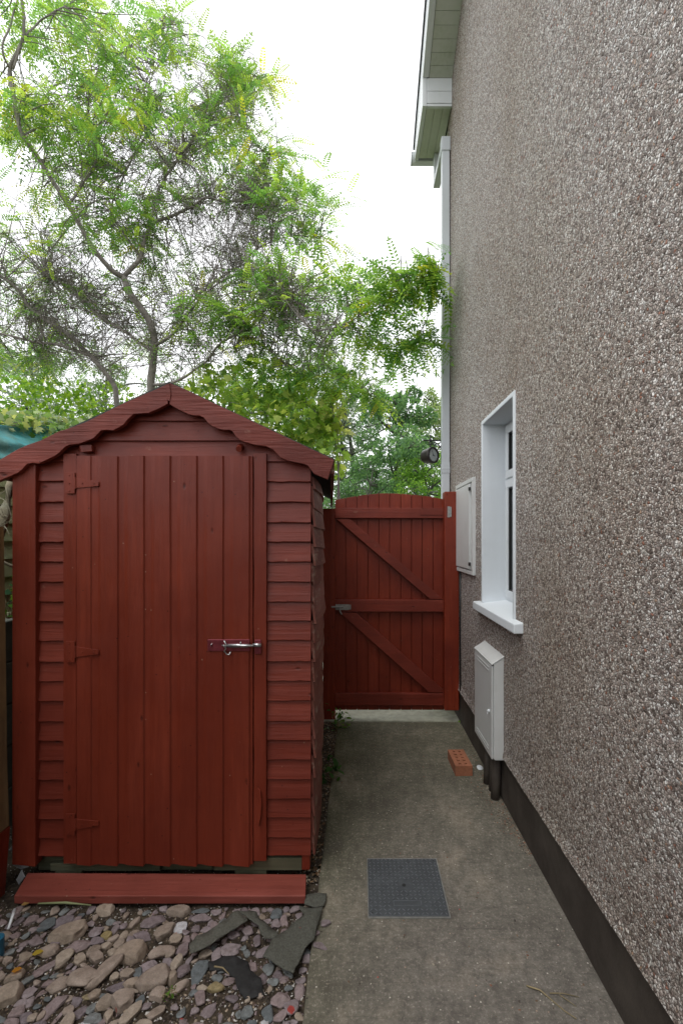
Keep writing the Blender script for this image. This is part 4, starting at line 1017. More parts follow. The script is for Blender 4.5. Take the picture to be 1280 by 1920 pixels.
for o0, lst in (((0, 1680), A3), ((320, 1680), B4)):
    for e in lst:
        x, y, w_, h_, rot, k = e[:6]
        put_stone(o0[0] + x / 4, o0[1] + y / 4, w_ / 4, h_ / 4, rot, k, e[6] if len(e) > 6 else None)
ORD = 'first second third fourth fifth sixth seventh eighth ninth tenth eleventh twelfth thirteenth fourteenth fifteenth sixteenth seventeenth eighteenth nineteenth twentieth'.split()
BAND = ['right under the plank', 'in the upper bed', 'across the middle bed', 'in the lower bed', 'along the photo bottom']
cells = {}
for o, px, py, k, w_, h_ in hand:
    bnd = min(4, max(0, int((py - 1697) / 46))); cells.setdefault((k, bnd), []).append((px, o, w_, h_))
CN = {'s': 'pale cobble', 'p': 'purple slate chip', 'b': 'blue grey slate chip', 'y': 'ochre stone', 'w': 'whitish chip'}
for (k, bnd), L_ in cells.items():
    L_.sort(key=lambda q: q[0])
    for i, (px, o, w_, h_) in enumerate(L_):
        if o.get('group') is None: continue
        sz = 'large' if max(w_, h_) > 40 else ('small' if max(w_, h_) < 18 else 'medium')
        o['label'] = '%s %s, %s such from the left %s' % (sz, CN[k], ORD[i], BAND[bnd])
small = {k: [] for k in 'spb'}
for k in small:
    for i in range(6):
        me = stone_mesh(500 + ord(k) * 7 + i, 2, kinds[k][2], 9, kinds[k][3], kinds[k][0]); me.materials.append(kinds[k][1]); small[k].append(me)
cnt = 0; tries = 0
while cnt < 185 and tries < 40000:
    tries += 1
    px, py = rnd.uniform(-5, 598), rnd.uniform(1699, 1935)
    p = gnd(px, py, -.01)
    if p.x > PXL - .012: continue
    zx, zy = (px - 320) * 4, (py - 1680) * 4
    if 280 < zx < 720 and 440 < zy < 960 and rnd.random() < .88: continue
    if 20 < zx < 260 and 700 < zy < 960 and rnd.random() < .9: continue
    r_ = rnd.uniform(.010, .022)
    if any((p.x - a) ** 2 + (p.y - b_) ** 2 < (r_ * .75 + c * .85) ** 2 for a, b_, c in placed): continue
    k = rnd.choices('psb', (6, 2 if px > 330 else 4, 2))[0]
    o = bpy.data.objects.new(kinds[k][0], rnd.choice(small[k])); COL.objects.link(o)
    o.location = (p.x, p.y, soilz(p.x, p.y) + .003); o.scale = (r_ * rnd.uniform(.9, 1.4), r_ * rnd.uniform(.7, 1.0), r_ * .6)
    o.rotation_euler = (rnd.uniform(-.3, .3), rnd.uniform(-.3, .3), rnd.uniform(0, 6.28)); placed.append((p.x, p.y, r_)); cnt += 1
    kk = {'s': ('small sandy pebble wedged among the stones of the bed', 'small sandy pebbles'), 'p': ('small purple slate sliver wedged among the stones of the bed', 'small purple slivers'), 'b': ('small blue grey slate sliver wedged among the stones of the bed', 'small blue grey slivers')}[k]
    tag(o, kk[0], 'stone', kk[1])

# grit and crumbs: nobody could count them
def scatter(name, pts, size, mats, label, cat, parent=None, flatness=.5, seed=1):
    r = np.random.default_rng(seed); V = []; Q = []; T = []
    base = np.array([(-1, -.6, 0), (1, -.7, 0), (.8, .8, 0), (-.9, .7, 0), (-.5, -.4, 1), (.6, -.3, .9), (.5, .4, 1.1), (-.4, .5, .9)])
    fq = np.array([(0, 1, 5, 4), (1, 2, 6, 5), (2, 3, 7, 6), (3, 0, 4, 7), (4, 5, 6, 7)])
    for i, p in enumerate(pts):
        a = r.uniform(0, 6.28); s = size * r.uniform(.4, 1.5)
        b_ = base * (s, s * r.uniform(.4, 1), s * flatness * r.uniform(.5, 1.3)) + r.normal(0, s * .1, (8, 3))
        c_, s_ = math.cos(a), math.sin(a)
        x = b_[:, 0] * c_ - b_[:, 1] * s_; y = b_[:, 0] * s_ + b_[:, 1] * c_
        V.append(np.stack([x + p[0], y + p[1], b_[:, 2] + p[2] - .001], 1)); Q.append(fq + i * 8)
        t = mats[r.integers(len(mats))]; T.append(np.tile(np.array(t) * r.uniform(.7, 1.3), (8, 1)))
    o = fast_mesh(name, np.concatenate(V), np.concatenate(Q), np.concatenate(T), M['grit'])
    return tag(o, label, cat, kind='stuff')
m_ = NT('grit'); a_ = m_.n('ShaderNodeVertexColor'); a_.layer_name = 'tone'; m_.bsdf(a_.outputs['Color'], .85); M['grit'] = m_.m
pts = []
for _ in range(5200):
    px, py = rnd.uniform(-5, 600), rnd.uniform(1696, 1940); p = gnd(px, py, -.02)
    if p.x < PXL - .004: pts.append((p.x, p.y, soilz(p.x, p.y)))
scatter('grit', pts, .0042, [(.04, .03, .022), (.13, .10, .07), (.2, .15, .15), (.05, .04, .03), (.28, .22, .16), (.45, .43, .40), (.09, .06, .04)], 'crumbs of soil, bark and slate between the stones', 'grit', seed=2)
pts = []
for _ in range(2600):
    y = rnd.uniform(1.9, 3.9); x = rnd.uniform(-.30, PXL + .012)
    pts.append((x, y, soilz(x, y) + .012))
scatter('leaf_litter', pts, .006, [(.06, .045, .03), (.12, .08, .045), (.22, .15, .09), (.05, .04, .03), (.3, .26, .2), (.14, .07, .03)], 'brown leaf litter and crumbs along the foot of the shed side', 'leaf litter', seed=3)
pts = []
for _ in range(700):
    y = 2.05 + abs(rnd.gauss(0, .55)); x = WX + .005 - abs(rnd.gauss(0, .035)) * (1.6 if 2.2 < y < 3.1 else .5)
    pts.append((x, y, .0005))
for _ in range(260): pts.append((rnd.uniform(-.17, .77), rnd.uniform(1.0, 3.5), .0005))
scatter('debris', pts, .0035, [(.08, .055, .035), (.16, .10, .06), (.05, .04, .03), (.3, .26, .2), (.22, .09, .05)], 'specks of leaf and grit swept along the plinth and path', 'debris', seed=4)

# torn ground fabric
def sheet(name, poly, z0, mat, label, cat, off=(320, 1680), sc=4.0, fold=.010, seed=0):
    P = [gnd(off[0] + x / sc, off[1] + y / sc, z0) for x, y in poly]
    bm = bmesh.new(); vs = [bm.verts.new((p.x, p.y, z0)) for p in P]; bm.faces.new(vs)
    bmesh.ops.triangulate(bm, faces=bm.faces)
    for _ in range(4): bmesh.ops.subdivide_edges(bm, edges=[e for e in bm.edges if e.calc_length() > .012], cuts=1, use_grid_fill=False)
    bmesh.ops.triangulate(bm, faces=bm.faces)
    for v in bm.verts:
        q = Vector((v.co.x * 9, v.co.y * 9, seed)); v.co.z = z0 + fold * noise.noise(q) + fold * .5 * noise.noise(q * 3.1) + fold * .8 * abs(noise.noise(Vector((v.co.x * 14 + v.co.y * 9, 0, seed))))
        v.co.x += .003 * noise.noise(q * 6); v.co.y += .003 * noise.noise(q * 6 + Vector((5, 5, 5)))
        if v.co.x < PXL - .002: v.co.z = max(v.co.z, soilz(v.co.x, v.co.y) + .006)
    c = sum(P, Vector()) / len(P)
    for v in bm.verts: v.co -= c
    me = bpy.data.meshes.new(name); 
    for f in bm.faces: f.smooth = True
    bm.to_mesh(me); bm.free(); me.materials.append(mat)
    o = bpy.data.objects.new(name, me); COL.objects.link(o); o.location = c
    s_ = o.modifiers.new('solid', 'SOLIDIFY'); s_.thickness = .003
    return tag(o, label, cat)
sheet('ground_fabric', [(500,118),(580,190),(520,225),(420,290),(300,370),(220,410),(150,440),(140,370),(200,300),(350,235),(470,135)], .010, M['membrane'], 'narrow torn strip of grey green weed fabric left of the others', 'fabric', seed=1)
sheet('ground_fabric', [(498,112),(560,125),(640,118),(665,175),(720,215),(810,280),(795,322),(700,325),(675,290),(655,235),(590,185)], .008, M['membrane'], 'twisted middle strip of grey green weed fabric among purple slates', 'fabric', seed=2)
sheet('ground_fabric', [(960,78),(1050,95),(1140,92),(1100,240),(1075,335),(1010,405),(965,500),(920,590),(830,540),(775,500),(690,460),(730,390),(760,330),(860,255),(940,190),(1000,150)], .012, M['membrane'], 'largest grey weed fabric triangle by the path edge with red drips', 'fabric', seed=3)
sheet('ground_fabric', [(1008,0),(1100,-25),(1172,-10),(1160,40),(1148,78),(1080,80),(1002,62)], .012, M['membrane'], 'small grey fabric flap tucked against the plank end', 'fabric', fold=.006, seed=4)
sheet('black_fabric', [(280,500),(400,450),(480,455),(580,490),(600,560),(680,640),(700,760),(560,790),(500,700),(480,600),(380,540),(290,560)], -.012, M['black_fabric'], 'frayed black fabric patch half buried in the dark soil', 'fabric', seed=5, fold=.014)
# plastic scraps by the shed corner
def scrap(px_pts, Y, label, mat=M['plastic_bag']):
    b = MB(); P = [at(x, y, Y + rnd.uniform(-.01, .01)) for x, y in px_pts]; b.prism(P, (0.002, .003, 0))
    tag(b.build('plastic_scrap', mat, origin=tuple(P[0])), label, 'plastic scrap')
scrap([(27, 1603), (38, 1610), (53, 1626), (40, 1630), (24, 1622)], 1.95, 'crumpled grey plastic scrap touching the foot of the shed corner')
scrap([(40, 1632), (46, 1645), (36, 1659), (31, 1650)], 1.90, 'small pale plastic scrap beside the left end of the plank')
scrap([(17, 1595), (32, 1572), (33, 1590), (26, 1597)], 2.0, 'yellowish plastic scrap standing in the gap left of the shed')
b = MB(); p = gnd(28, 1712, 0); q = gnd(16, 1746, 0); b.tube([(p.x, p.y, .012), ((p.x + q.x) / 2 + .004, (p.y + q.y) / 2, .02), (q.x, q.y, .008)], [.007, .006, .004], 6)
tag(b.build('plastic_stick', M['upvc'], origin=(p.x, p.y, 0), smooth=True), 'thin white plastic stick lying on soil at the far left', 'stick')
b = MB(); p = gnd(-4, 1785, 0); b.tube([(p.x, p.y, -.02), (p.x, p.y, .05)], .02, 12)
tag(b.build('blue_cap', plain('blue_plastic', (.02, .12, .2), .4), origin=tuple(p)), 'blue plastic cap half out of the picture at the left edge', 'cap')
b = MB(); p = gnd(72, 1697, 0); q = gnd(172, 1698, 0); b.tube([(p.x, p.y, .006), ((p.x + q.x) / 2, p.y + .002, .008), (q.x, q.y - .003, .004)], [.003, .0045, .002], 6)
tag(b.build('stalk', plain('green_stalk', (.24, .27, .13), .7), origin=tuple(p), smooth=True), 'pale green plant stalk lying along the front of the plank', 'stalk')
b = MB(); p = gnd(899, 1441, 0); disc(b, Vector((p.x, p.y, .006)), Vector((.1, -.4, 1)).normalized(), .020, .006, 14, .012)
tag(b.build('bottle_cap', M['upvc'], origin=(p.x, p.y, 0)), 'white plastic disc on the ground to the right of the brick', 'cap')
def stick(pts, r0, label, mat=M['stick'], z=.004):
    b = MB(); P = [gnd(x, y, z) for x, y in pts]
    for i, p in enumerate(P): p.z = z + .003 * math.sin(i * 2)
    b.tube(P, [r0 * (1 - .5 * i / (len(P) - 1)) for i in range(len(P))], 5)
    tag(b.build('twig', mat, origin=tuple(P[0]), smooth=True), label, 'twig')
stick([(986, 1848), (1012, 1858), (1035, 1875), (1058, 1895), (1080, 1912)], .0028, 'longest dry twig on the path near the bottom right')
stick([(1030, 1862), (1055, 1864), (1085, 1868)], .0018, 'short dry twig lying across the longest one')
stick([(1048, 1865), (1062, 1876), (1080, 1886)], .0016, 'thin dry twig splayed beneath the two others')
stick([(402, 1812), (418, 1816), (430, 1826)], .003, 'curved brown twig lying on the black fabric', z=.012)

# ------------------------------------------------------------------ foliage tools
def rot_from(dirs, rolls):
    d = dirs / np.linalg.norm(dirs, axis=1, keepdims=True)
    up = np.tile(np.array([0, 0, 1.0]), (len(d), 1)); s = np.cross(up, d); ln = np.linalg.norm(s, axis=1, keepdims=True); s = np.where(ln < 1e-3, [[1.0, 0, 0]], s / np.maximum(ln, 1e-3))
    u = np.cross(d, s)
    c, sn = np.cos(rolls)[:, None], np.sin(rolls)[:, None]
    s2 = s * c + u * sn; u2 = -s * sn + u * c
    return np.stack([d, s2, u2], axis=2)            # columns: x=dir, y=side, z=up
def frond_template(n=8, droop=.35):
    V = []; Q = []
    def curve(t): return np.array([t, 0, .06 * t - droop * t * t])
    for k in range(n):
        t = .14 + .84 * k / (n - 1); c = curve(t); L = .175 * (1 - .55 * abs(t - .5) ** 1.5 * 1.6); W = L * .24
        for sgn in (1, -1):
            dv = np.array([.42, sgn * .9, -.14]); dv /= np.linalg.norm(dv); q = np.array([.9, -sgn * .42, 0])
            b = len(V); V += [c, c + dv * L * .55 + q * W, c + dv * L, c + dv * L * .5 - q * W]; Q.append((b, b + 1, b + 2, b + 3))
    c = curve(1.0); b = len(V); V += [curve(.96), c + [.04, .035, -.02], c + [.16, 0, -.07], c + [.04, -.035, -.02]]; Q.append((b, b + 1, b + 2, b + 3))
    for t0, t1 in ((-.08, .5), (.5, 1)):
        b = len(V); a0, a1 = curve(max(t0, 0)) + [min(t0, 0), 0, 0], curve(t1); V += [a0 + [0, .007, 0], a1 + [0, .005, 0], a1 - [0, .005, 0], a0 - [0, .007, 0]]; Q.append((b, b + 1, b + 2, b + 3))
    return np.array(V), np.array(Q)
def leaf_template(kind='oval'):
    if kind == 'maple':
        P = [(0, 0, 0), (.18, .5, .03), (.42, .30, .04), (.62, .62, -.06), (.70, .20, .02), (1.05, 0, -.12), (.70, -.20, .02), (.62, -.62, -.06), (.42, -.30, .04), (.18, -.5, .03)]
        V = np.array(P + [(.45, 0, .02)]); Q = np.array([(0, 1, 2, 10), (2, 3, 4, 10), (4, 5, 6, 10), (6, 7, 8, 10), (8, 9, 0, 10)])
    elif kind == 'quad':
        V = np.array([(0, 0, 0), (.5, .32, .05), (1, 0, -.05), (.5, -.32, .05)]); Q = np.array([(0, 1, 2, 3)])
    else:
        V = np.array([(0, 0, 0), (.3, .26, .04), (.7, .22, .0), (1, 0, -.12), (.7, -.22, .0), (.3, -.26, .04)]); Q = np.array([(0, 1, 4, 5), (1, 2, 3, 4)])
    return V, Q
def instance(tmpl, pos, dirs, rolls, scale, tones):
    Vt, Qt = tmpl; n = len(pos); Rm = rot_from(dirs, rolls)
    V = np.einsum('nij,kj->nki', Rm, Vt) * scale[:, None, None] + pos[:, None, :]
    Q = Qt[None] + (np.arange(n) * len(Vt))[:, None, None]
    T = np.repeat(tones, len(Vt), axis=0)
    return V.reshape(-1, 3), Q.reshape(-1, Qt.shape[1]), T
def join(parts):
    V, Q, T, o = [], [], [], 0
    for v, q, t in parts: V.append(v); Q.append(q + o); T.append(t); o += len(v)
    return np.concatenate(V), np.concatenate(Q), np.concatenate(T)
GREENS = np.array([(.27, .50, .10), (.34, .56, .11), (.21, .43, .11), (.44, .62, .12), (.17, .36, .11)])
YEL = np.array([(.50, .64, .08), (.44, .62, .08), (.62, .64, .08)])
def tones(n, pal, jitter=.18):
    return pal[rng.integers(len(pal), size=n)] * rng.uniform(1 - jitter, 1 + jitter, (n, 1))

# ------------------------------------------------------------------ the feathery tree behind the shed
tree = thing('locust_tree', tuple(at(300, 1270, 4.7)), 'feathery leaved tree with a tangle of bare twigs rising behind the shed', 'tree')
tree.location.z = -.05
limbs = []
def limb(pts, r0, r1):
    P = [at(x, y, Y) for x, y, Y in pts]
    Q = []
    for i in range(len(P) - 1):            # Catmull-Rom for a natural line
        a, b_, c_, d_ = P[max(i - 1, 0)], P[i], P[i + 1], P[min(i + 2, len(P) - 1)]
        for k in range(4):
            t = k / 4; Q.append(.5 * ((2 * b_) + (c_ - a) * t + (2 * a - 5 * b_ + 4 * c_ - d_) * t * t + (3 * b_ - a - 3 * c_ + d_) * t ** 3))
    Q.append(P[-1])
    Q = [q + Vector([.018 * noise.noise(q * 5 + Vector((k, 0, 0))) for k in (0, 7, 13)]) for q in Q]
    r0 *= .56; r1 *= .62; n = len(Q); rad = [r0 + (r1 - r0) * (i / (n - 1)) ** .8 for i in range(n)]
    limbs.append((Q, rad)); return Q
z5 = lambda l: [(x / 2.286, y / 2.286, Y) for x, y, Y in l]
z7 = lambda l: [(380 + x / 2.56, 380 + y / 2.56, Y) for x, y, Y in l]
limb([(300, 1290, 4.7), (298, 1000, 4.7), (292, 860, 4.7)] + z5([(650, 1700, 4.7), (655, 1560, 4.7), (660, 1450, 4.65), (640, 1370, 4.6), (565, 1270, 4.5), (530, 1190, 4.5)]), .085, .05)
limb(z5([(530, 1190, 4.5), (600, 1100, 4.55), (640, 980, 4.6), (720, 930, 4.7), (820, 890, 4.7), (880, 850, 4.7), (980, 865, 4.8), (1080, 860, 4.9)]), .042, .012)
limb(z5([(530, 1190, 4.5), (470, 1150, 4.4), (380, 1030, 4.3), (290, 880, 4.2), (230, 780, 4.15), (170, 680, 4.1), (100, 580, 4.0), (65, 440, 4.0), (45, 290, 4.0), (100, 150, 4.0), (95, 0, 4.0), (80, -150, 4.0)]), .045, .018)
limb(z5([(60, 300, 4.0), (90, 180, 4.0), (160, 100, 4.1), (220, 60, 4.1), (320, 0, 4.2)]), .018, .008)
limb(z5([(45, 300, 4.0), (10, 200, 3.9), (60, 60, 3.9), (90, -60, 3.9)]), .016, .010)
limb([(240, 1290, 5.0), (236, 1000, 5.0), (228, 840, 5.0)] + z5([(500, 1740, 5.0), (485, 1640, 5.0), (390, 1530, 5.0), (300, 1440, 5.0), (230, 1390, 5.0), (140, 1330, 5.0), (60, 1220, 4.9), (-60, 1150, 4.8)]), .07, .02)
limb(z5([(390, 1530, 5.0), (300, 1490, 4.9), (190, 1470, 4.9), (90, 1450, 4.8), (-40, 1420, 4.8)]), .035, .014)
limb(z5([(640, 1500, 4.65), (560, 1440, 4.7), (450, 1370, 4.8), (370, 1310, 4.9), (310, 1240, 5.0), (200, 1180, 5.1)]), .03, .01)
limb(z5([(660, 1480, 4.65), (740, 1430, 4.5), (800, 1350, 4.5), (880, 1260, 4.5), (980, 1190, 4.6), (1060, 1160, 4.6)]), .03, .010)
limb(z5([(655, 1650, 4.7), (740, 1640, 4.6), (860, 1570, 4.5), (950, 1470, 4.4), (1060, 1400, 4.4)]), .03, .012)
limb(z5([(640, 980, 4.6), (690, 800, 4.9), (780, 660, 5.1), (860, 560, 5.3), (930, 450, 5.4), (1050, 380, 5.5)]), .024, .007)
limb(z5([(600, 1100, 4.55), (480, 900, 5.0), (560, 700, 5.2), (640, 520, 5.3), (620, 350, 5.4), (720, 250, 5.5)]), .022, .006)
limb(z5([(290, 880, 4.2), (420, 680, 4.6), (380, 480, 4.7), (430, 300, 4.8), (600, 180, 5.0), (740, 100, 5.1)]), .02, .006)
limb(z5([(780, 660, 5.1), (900, 540, 5.2), (1020, 500, 5.2), (1080, 580, 5.2), (1140, 660, 5.2)]), .012, .004)
limb(z7([(150, 700, 4.5), (260, 560, 4.4), (375, 430, 4.3), (450, 520, 4.1), (520, 610, 4.0), (640, 595, 3.9), (740, 550, 3.8), (870, 480, 3.7), (930, 380, 3.65), (1040, 330, 3.6), (1110, 275, 3.55)]), .022, .004)
limb(z7([(520, 610, 4.0), (560, 700, 4.1), (600, 790, 4.2), (700, 850, 4.2), (800, 930, 4.2)]), .010, .004)
limb(z7([(640, 597, 3.9), (700, 600, 3.85), (780, 640, 3.8), (900, 690, 3.8), (980, 670, 3.75), (1060, 650, 3.7)]), .009, .003)
limb(z7([(200, 650, 4.5), (300, 690, 4.4), (400, 780, 4.4), (500, 830, 4.4), (620, 840, 4.4), (760, 900, 4.4)]), .014, .005)
limb(z7([(-100, 520, 4.7), (60, 380, 4.8), (180, 300, 4.9), (300, 200, 4.9), (420, 160, 4.8), (560, 170, 4.8)]), .018, .005)
tk = MB()
for Q, rad in limbs: tk.tube(Q, rad, 9)
tk.build('trunk', M['bark'], tree, smooth=True, fixn=False)
LP = np.array([tuple(q) for Q, rad in limbs for q in Q[6 if Q[0].z < .2 else 0:]])

# where the foliage hangs (photo px centre, spread), how many sprays, distance range, yellow share
BL = [(60,30,100,50,22,3.9,5.5,.05),(190,50,110,60,30,4,5.5,.1),(300,30,45,45,12,4.6,5.4,.05),(335,75,22,30,5,4.8,5.2,.05),(130,130,120,50,22,3.9,5.5,.05),
(30,185,60,40,14,3.8,4.6,.45),(120,230,100,45,34,3.9,5,.08),(215,175,80,45,20,4.2,5.3,.25),(290,205,55,45,22,4.4,5.4,.1),(60,300,80,50,14,4,5.5,.05),
(440,140,55,45,26,5,5.8,.25),(410,105,35,28,8,5,5.6,.2),(490,160,28,30,9,5.2,5.7,.3),(390,190,40,40,12,5,5.6,.15),(420,250,55,40,20,4.8,5.6,.2),(320,290,45,30,10,4.6,5.6,.05),
(270,375,55,32,16,4.2,4.9,.02),(230,440,70,25,8,4.3,5,.05),(480,320,60,42,24,4.7,5.4,.15),(560,350,55,32,22,4.6,5.2,.15),(610,375,25,22,7,4.6,5,.2),(540,290,26,28,7,4.9,5.3,.2),
(535,410,55,50,20,4.5,5.2,.1),(590,440,35,35,11,4.5,5,.15),(500,520,55,42,34,4.1,4.8,.03),(410,575,60,32,30,4.1,4.7,.03),(450,610,70,30,14,4.2,4.8,.1),(60,400,70,60,12,4.3,5.5,.1),(160,420,60,30,10,4.2,5,.05),
(575,520,45,40,16,4.1,4.7,.05),(650,530,50,32,20,3.8,4.3,.1),(715,535,50,32,26,3.6,4.0,.05),(775,520,42,32,28,3.5,3.8,.12),(812,515,22,22,12,3.45,3.6,.4),(825,560,16,24,8,3.45,3.55,.6),(730,580,60,22,12,3.6,3.9,.03),
(775,640,42,24,22,3.6,3.9,.1),(815,645,14,14,5,3.5,3.65,.3),(730,660,42,24,12,3.7,4,.08),(690,615,50,30,14,3.8,4.1,.05),(620,640,55,40,22,4,4.5,.05),(640,710,60,40,24,4,4.6,.15),(560,600,55,45,18,4.1,4.6,.05),(700,740,35,30,12,4.1,4.4,.2),
(340,430,110,80,12,4.5,6,.05),(200,560,110,60,12,4.5,6,.02),(70,620,90,60,20,4.8,6,.05),(150,690,110,30,16,5,6,.1),(300,520,120,80,14,4.6,6,.02),(720,765,14,12,3,4.2,4.4,.95),(470,617,14,8,2,4.15,4.2,1.0),(70,180,22,14,4,3.8,4.0,.95),(225,170,18,14,3,4.2,4.4,.9),
(560,700,90,40,22,4.2,4.8,.1),(480,700,90,40,20,4.3,5,.1),(360,660,60,50,10,4.3,5,.05),(40,500,70,80,16,5,6.4,.05),(120,560,80,60,16,5,6.4,.05),(60,680,90,40,22,5,6.4,.1),(250,640,80,50,14,5,6.4,.05),(380,340,60,50,10,5,6,.1),(180,330,90,40,14,4.6,6,.1),(400,520,70,40,8,5,6,.05),(20,560,60,60,12,5,6,.05)]
fp, fd, fs_, ft = [], [], [], []
tw = MB()
def arc(a, b_, sag, wob, seg=6):
    a, b_ = Vector(a), Vector(b_); out_ = []
    side = Vector((rnd.gauss(0, 1), rnd.gauss(0, 1), rnd.gauss(0, .6))) * wob
    for k in range(seg + 1):
        t = k / seg; p = a.lerp(b_, t) + side * math.sin(math.pi * t) + Vector((0, 0, sag * math.sin(math.pi * t)))
        p += Vector([.010 * noise.noise(p * 8 + Vector((q, 0, 0))) for q in (0, 9, 17)]); out_.append(p)
    return out_
sec = []
for (bx, by, sx, sy, n, d0, d1, yl) in BL:
    nn = int(n * (1.15 if bx < 600 else .7))
    for k in range(nn):
        rx, ry = rnd.gauss(0, .62), rnd.gauss(0, .62)
        Y = rnd.uniform(d0, d1); c = at(bx + rx * sx, by + ry * sy, Y)
        if c.x > .72 and c.y < 4.1: c.x = .72 - rnd.random() * .08
        c = np.array(c)
        # twig from the nearest limb point, biased to those further in
        dd = np.linalg.norm(LP - c, axis=1); j = int(np.argmin(dd + rng.uniform(0, .25, len(dd))))
        a = LP[j]
        if dd[j] < 1.7:
            pth = arc(a, c, rnd.uniform(-.02, .12), .06 * min(dd[j], 1), 6); r0 = .0035 + .004 * min(dd[j], 1)
            tw.tube(pth, [r0 * (1 - .75 * i / 6) for i in range(7)], 4, cap=False); sec.append(pth)
        out_d = c - a; out_d /= (np.linalg.norm(out_d) + 1e-6)
        yel = rnd.random() < yl * .7
        m = rnd.randint(4, 7)
        for q in range(m):
            f_ = rnd.random()
            p = c - out_d * .22 * f_ + rng.normal(0, .022, 3)
            an = rnd.uniform(0, 6.283)
            dr = np.array([math.cos(an), math.sin(an), rnd.uniform(-.75, .35)]) + out_d * .55
            fp.append(p); fd.append(dr); fs_.append(rnd.uniform(.15, .27) * (1.1 if bx > 640 else 1))
            ft.append((YEL[rnd.randrange(3)] if (yel and rnd.random() < .85) else GREENS[rnd.randrange(5)]) * rnd.uniform(.55, 1.15))
fp, fd, fs_, ft = map(np.array, (fp, fd, fs_, ft))
keep = ~((fp[:, 0] + fs_ * .9 > .775) & (fp[:, 1] < 4.2)) | (fp[:, 0] < .70)
fp, fd, fs_, ft = fp[keep], fd[keep], fs_[keep], ft[keep]
fd[(fp[:, 0] > .55), 0] = np.minimum(fd[(fp[:, 0] > .55), 0], .1)
parts = []
sel = rng.integers(3, size=len(fp))
for i, (n, dr) in enumerate(((8, .35), (7, .6), (9, .2))):
    s = sel == i; parts.append(instance(frond_template(n, dr), fp[s], fd[s], rng.normal(0, .35, s.sum()), fs_[s], ft[s]))
V, Q, T = join(parts)
print('fronds', len(fp), 'quads', len(Q))
fast_mesh('crown', V, Q, T, M['leaf'], tree, origin=(0, 0, 0))
# bare tangle
BT = [(110,470,120,90,150,4.3,6.0),(250,330,110,80,110,4.4,6.0),(330,260,90,70,80,4.8,6),(440,400,90,70,150,4.5,5.6),(380,480,110,70,130,4.4,5.6),(120,600,130,80,160,4.4,6),(300,600,110,70,110,4.4,5.6),(480,440,60,70,80,4.5,5.2),(540,600,70,50,90,4.1,4.7),(400,660,140,50,100,4.3,5),(100,300,110,90,70,4.2,5.5),(330,110,70,50,50,5,5.8),(620,600,60,60,36,4,4.4),(200,690,160,40,60,4.5,5.5),(230,200,110,70,40,4.5,5.6),(450,180,60,50,50,5,5.7)]
for (bx, by, sx, sy, n, d0, d1) in BT:
    for k in range(int(n * 2.0)):
        c = np.array(at(bx + rnd.gauss(0, .55) * sx, by + rnd.gauss(0, .55) * sy, rnd.uniform(d0, d1)))
        if sec and rnd.random() < .5:
            cand = [rnd.choice(sec)[rnd.randint(1, 5)] for _ in range(25)]; cand = np.array([tuple(p) for p in cand])
            dd = np.linalg.norm(cand - c, axis=1); j = int(np.argmin(abs(dd - .45))); a = cand[j]
        else:
            dd = np.linalg.norm(LP - c, axis=1); j = int(np.argmin(dd + rng.uniform(0, .5, len(dd)))); a = LP[j]
        if dd[j] > 1.6: continue
        pth = arc(a, c, rnd.uniform(-.05, .22), .12, 7); r0 = rnd.uniform(.0022, .0055)
        tw.tube(pth, [r0 * (1 - .65 * i / 7) for i in range(8)], 4, cap=False)
        for _ in range(2):
            s = pth[rnd.randint(2, 6)]; e = s + Vector((rnd.gauss(0, .16), rnd.gauss(0, .14), rnd.gauss(-.04, .13)))
            q = arc(s, e, rnd.uniform(-.03, .06), .03, 4); tw.tube(q, [.0018, .0017, .0015, .0012, .0008], 3, cap=False)
tw.build('twigs', M['bark'], tree, smooth=True, fixn=False)

# ------------------------------------------------------------------ broad-leaved shrubs and climbers near the shed
def blob_leaves(blobs, tmpl, size, pal, dens=1.0):
    P = []; Dd = []; S = []; T = []
    for (c, r, n) in blobs:
        n = int(n * dens)
        d = rng.normal(0, 1, (n, 3)); d /= np.linalg.norm(d, axis=1, keepdims=True)
        rad = rng.uniform(.35, 1.0, (n, 1)) ** .6
        p = np.array(c) + d * rad * np.array(r)
        ok = np.array([noise.noise(Vector(q) * (1.6 / max(r))) + .25 * noise.noise(Vector(q) * (5 / max(r))) > -.12 for q in p])
        p, d = p[ok], d[ok]
        P.append(p); Dd.append(d * .6 + rng.normal(0, .55, p.shape) + [0, 0, -.25]); S.append(rng.uniform(.6, 1.2, len(p)) * size); T.append(tones(len(p), pal))
    return instance(tmpl, np.concatenate(P), np.concatenate(Dd), rng.normal(0, .7, sum(map(len, P))), np.concatenate(S), np.concatenate(T))
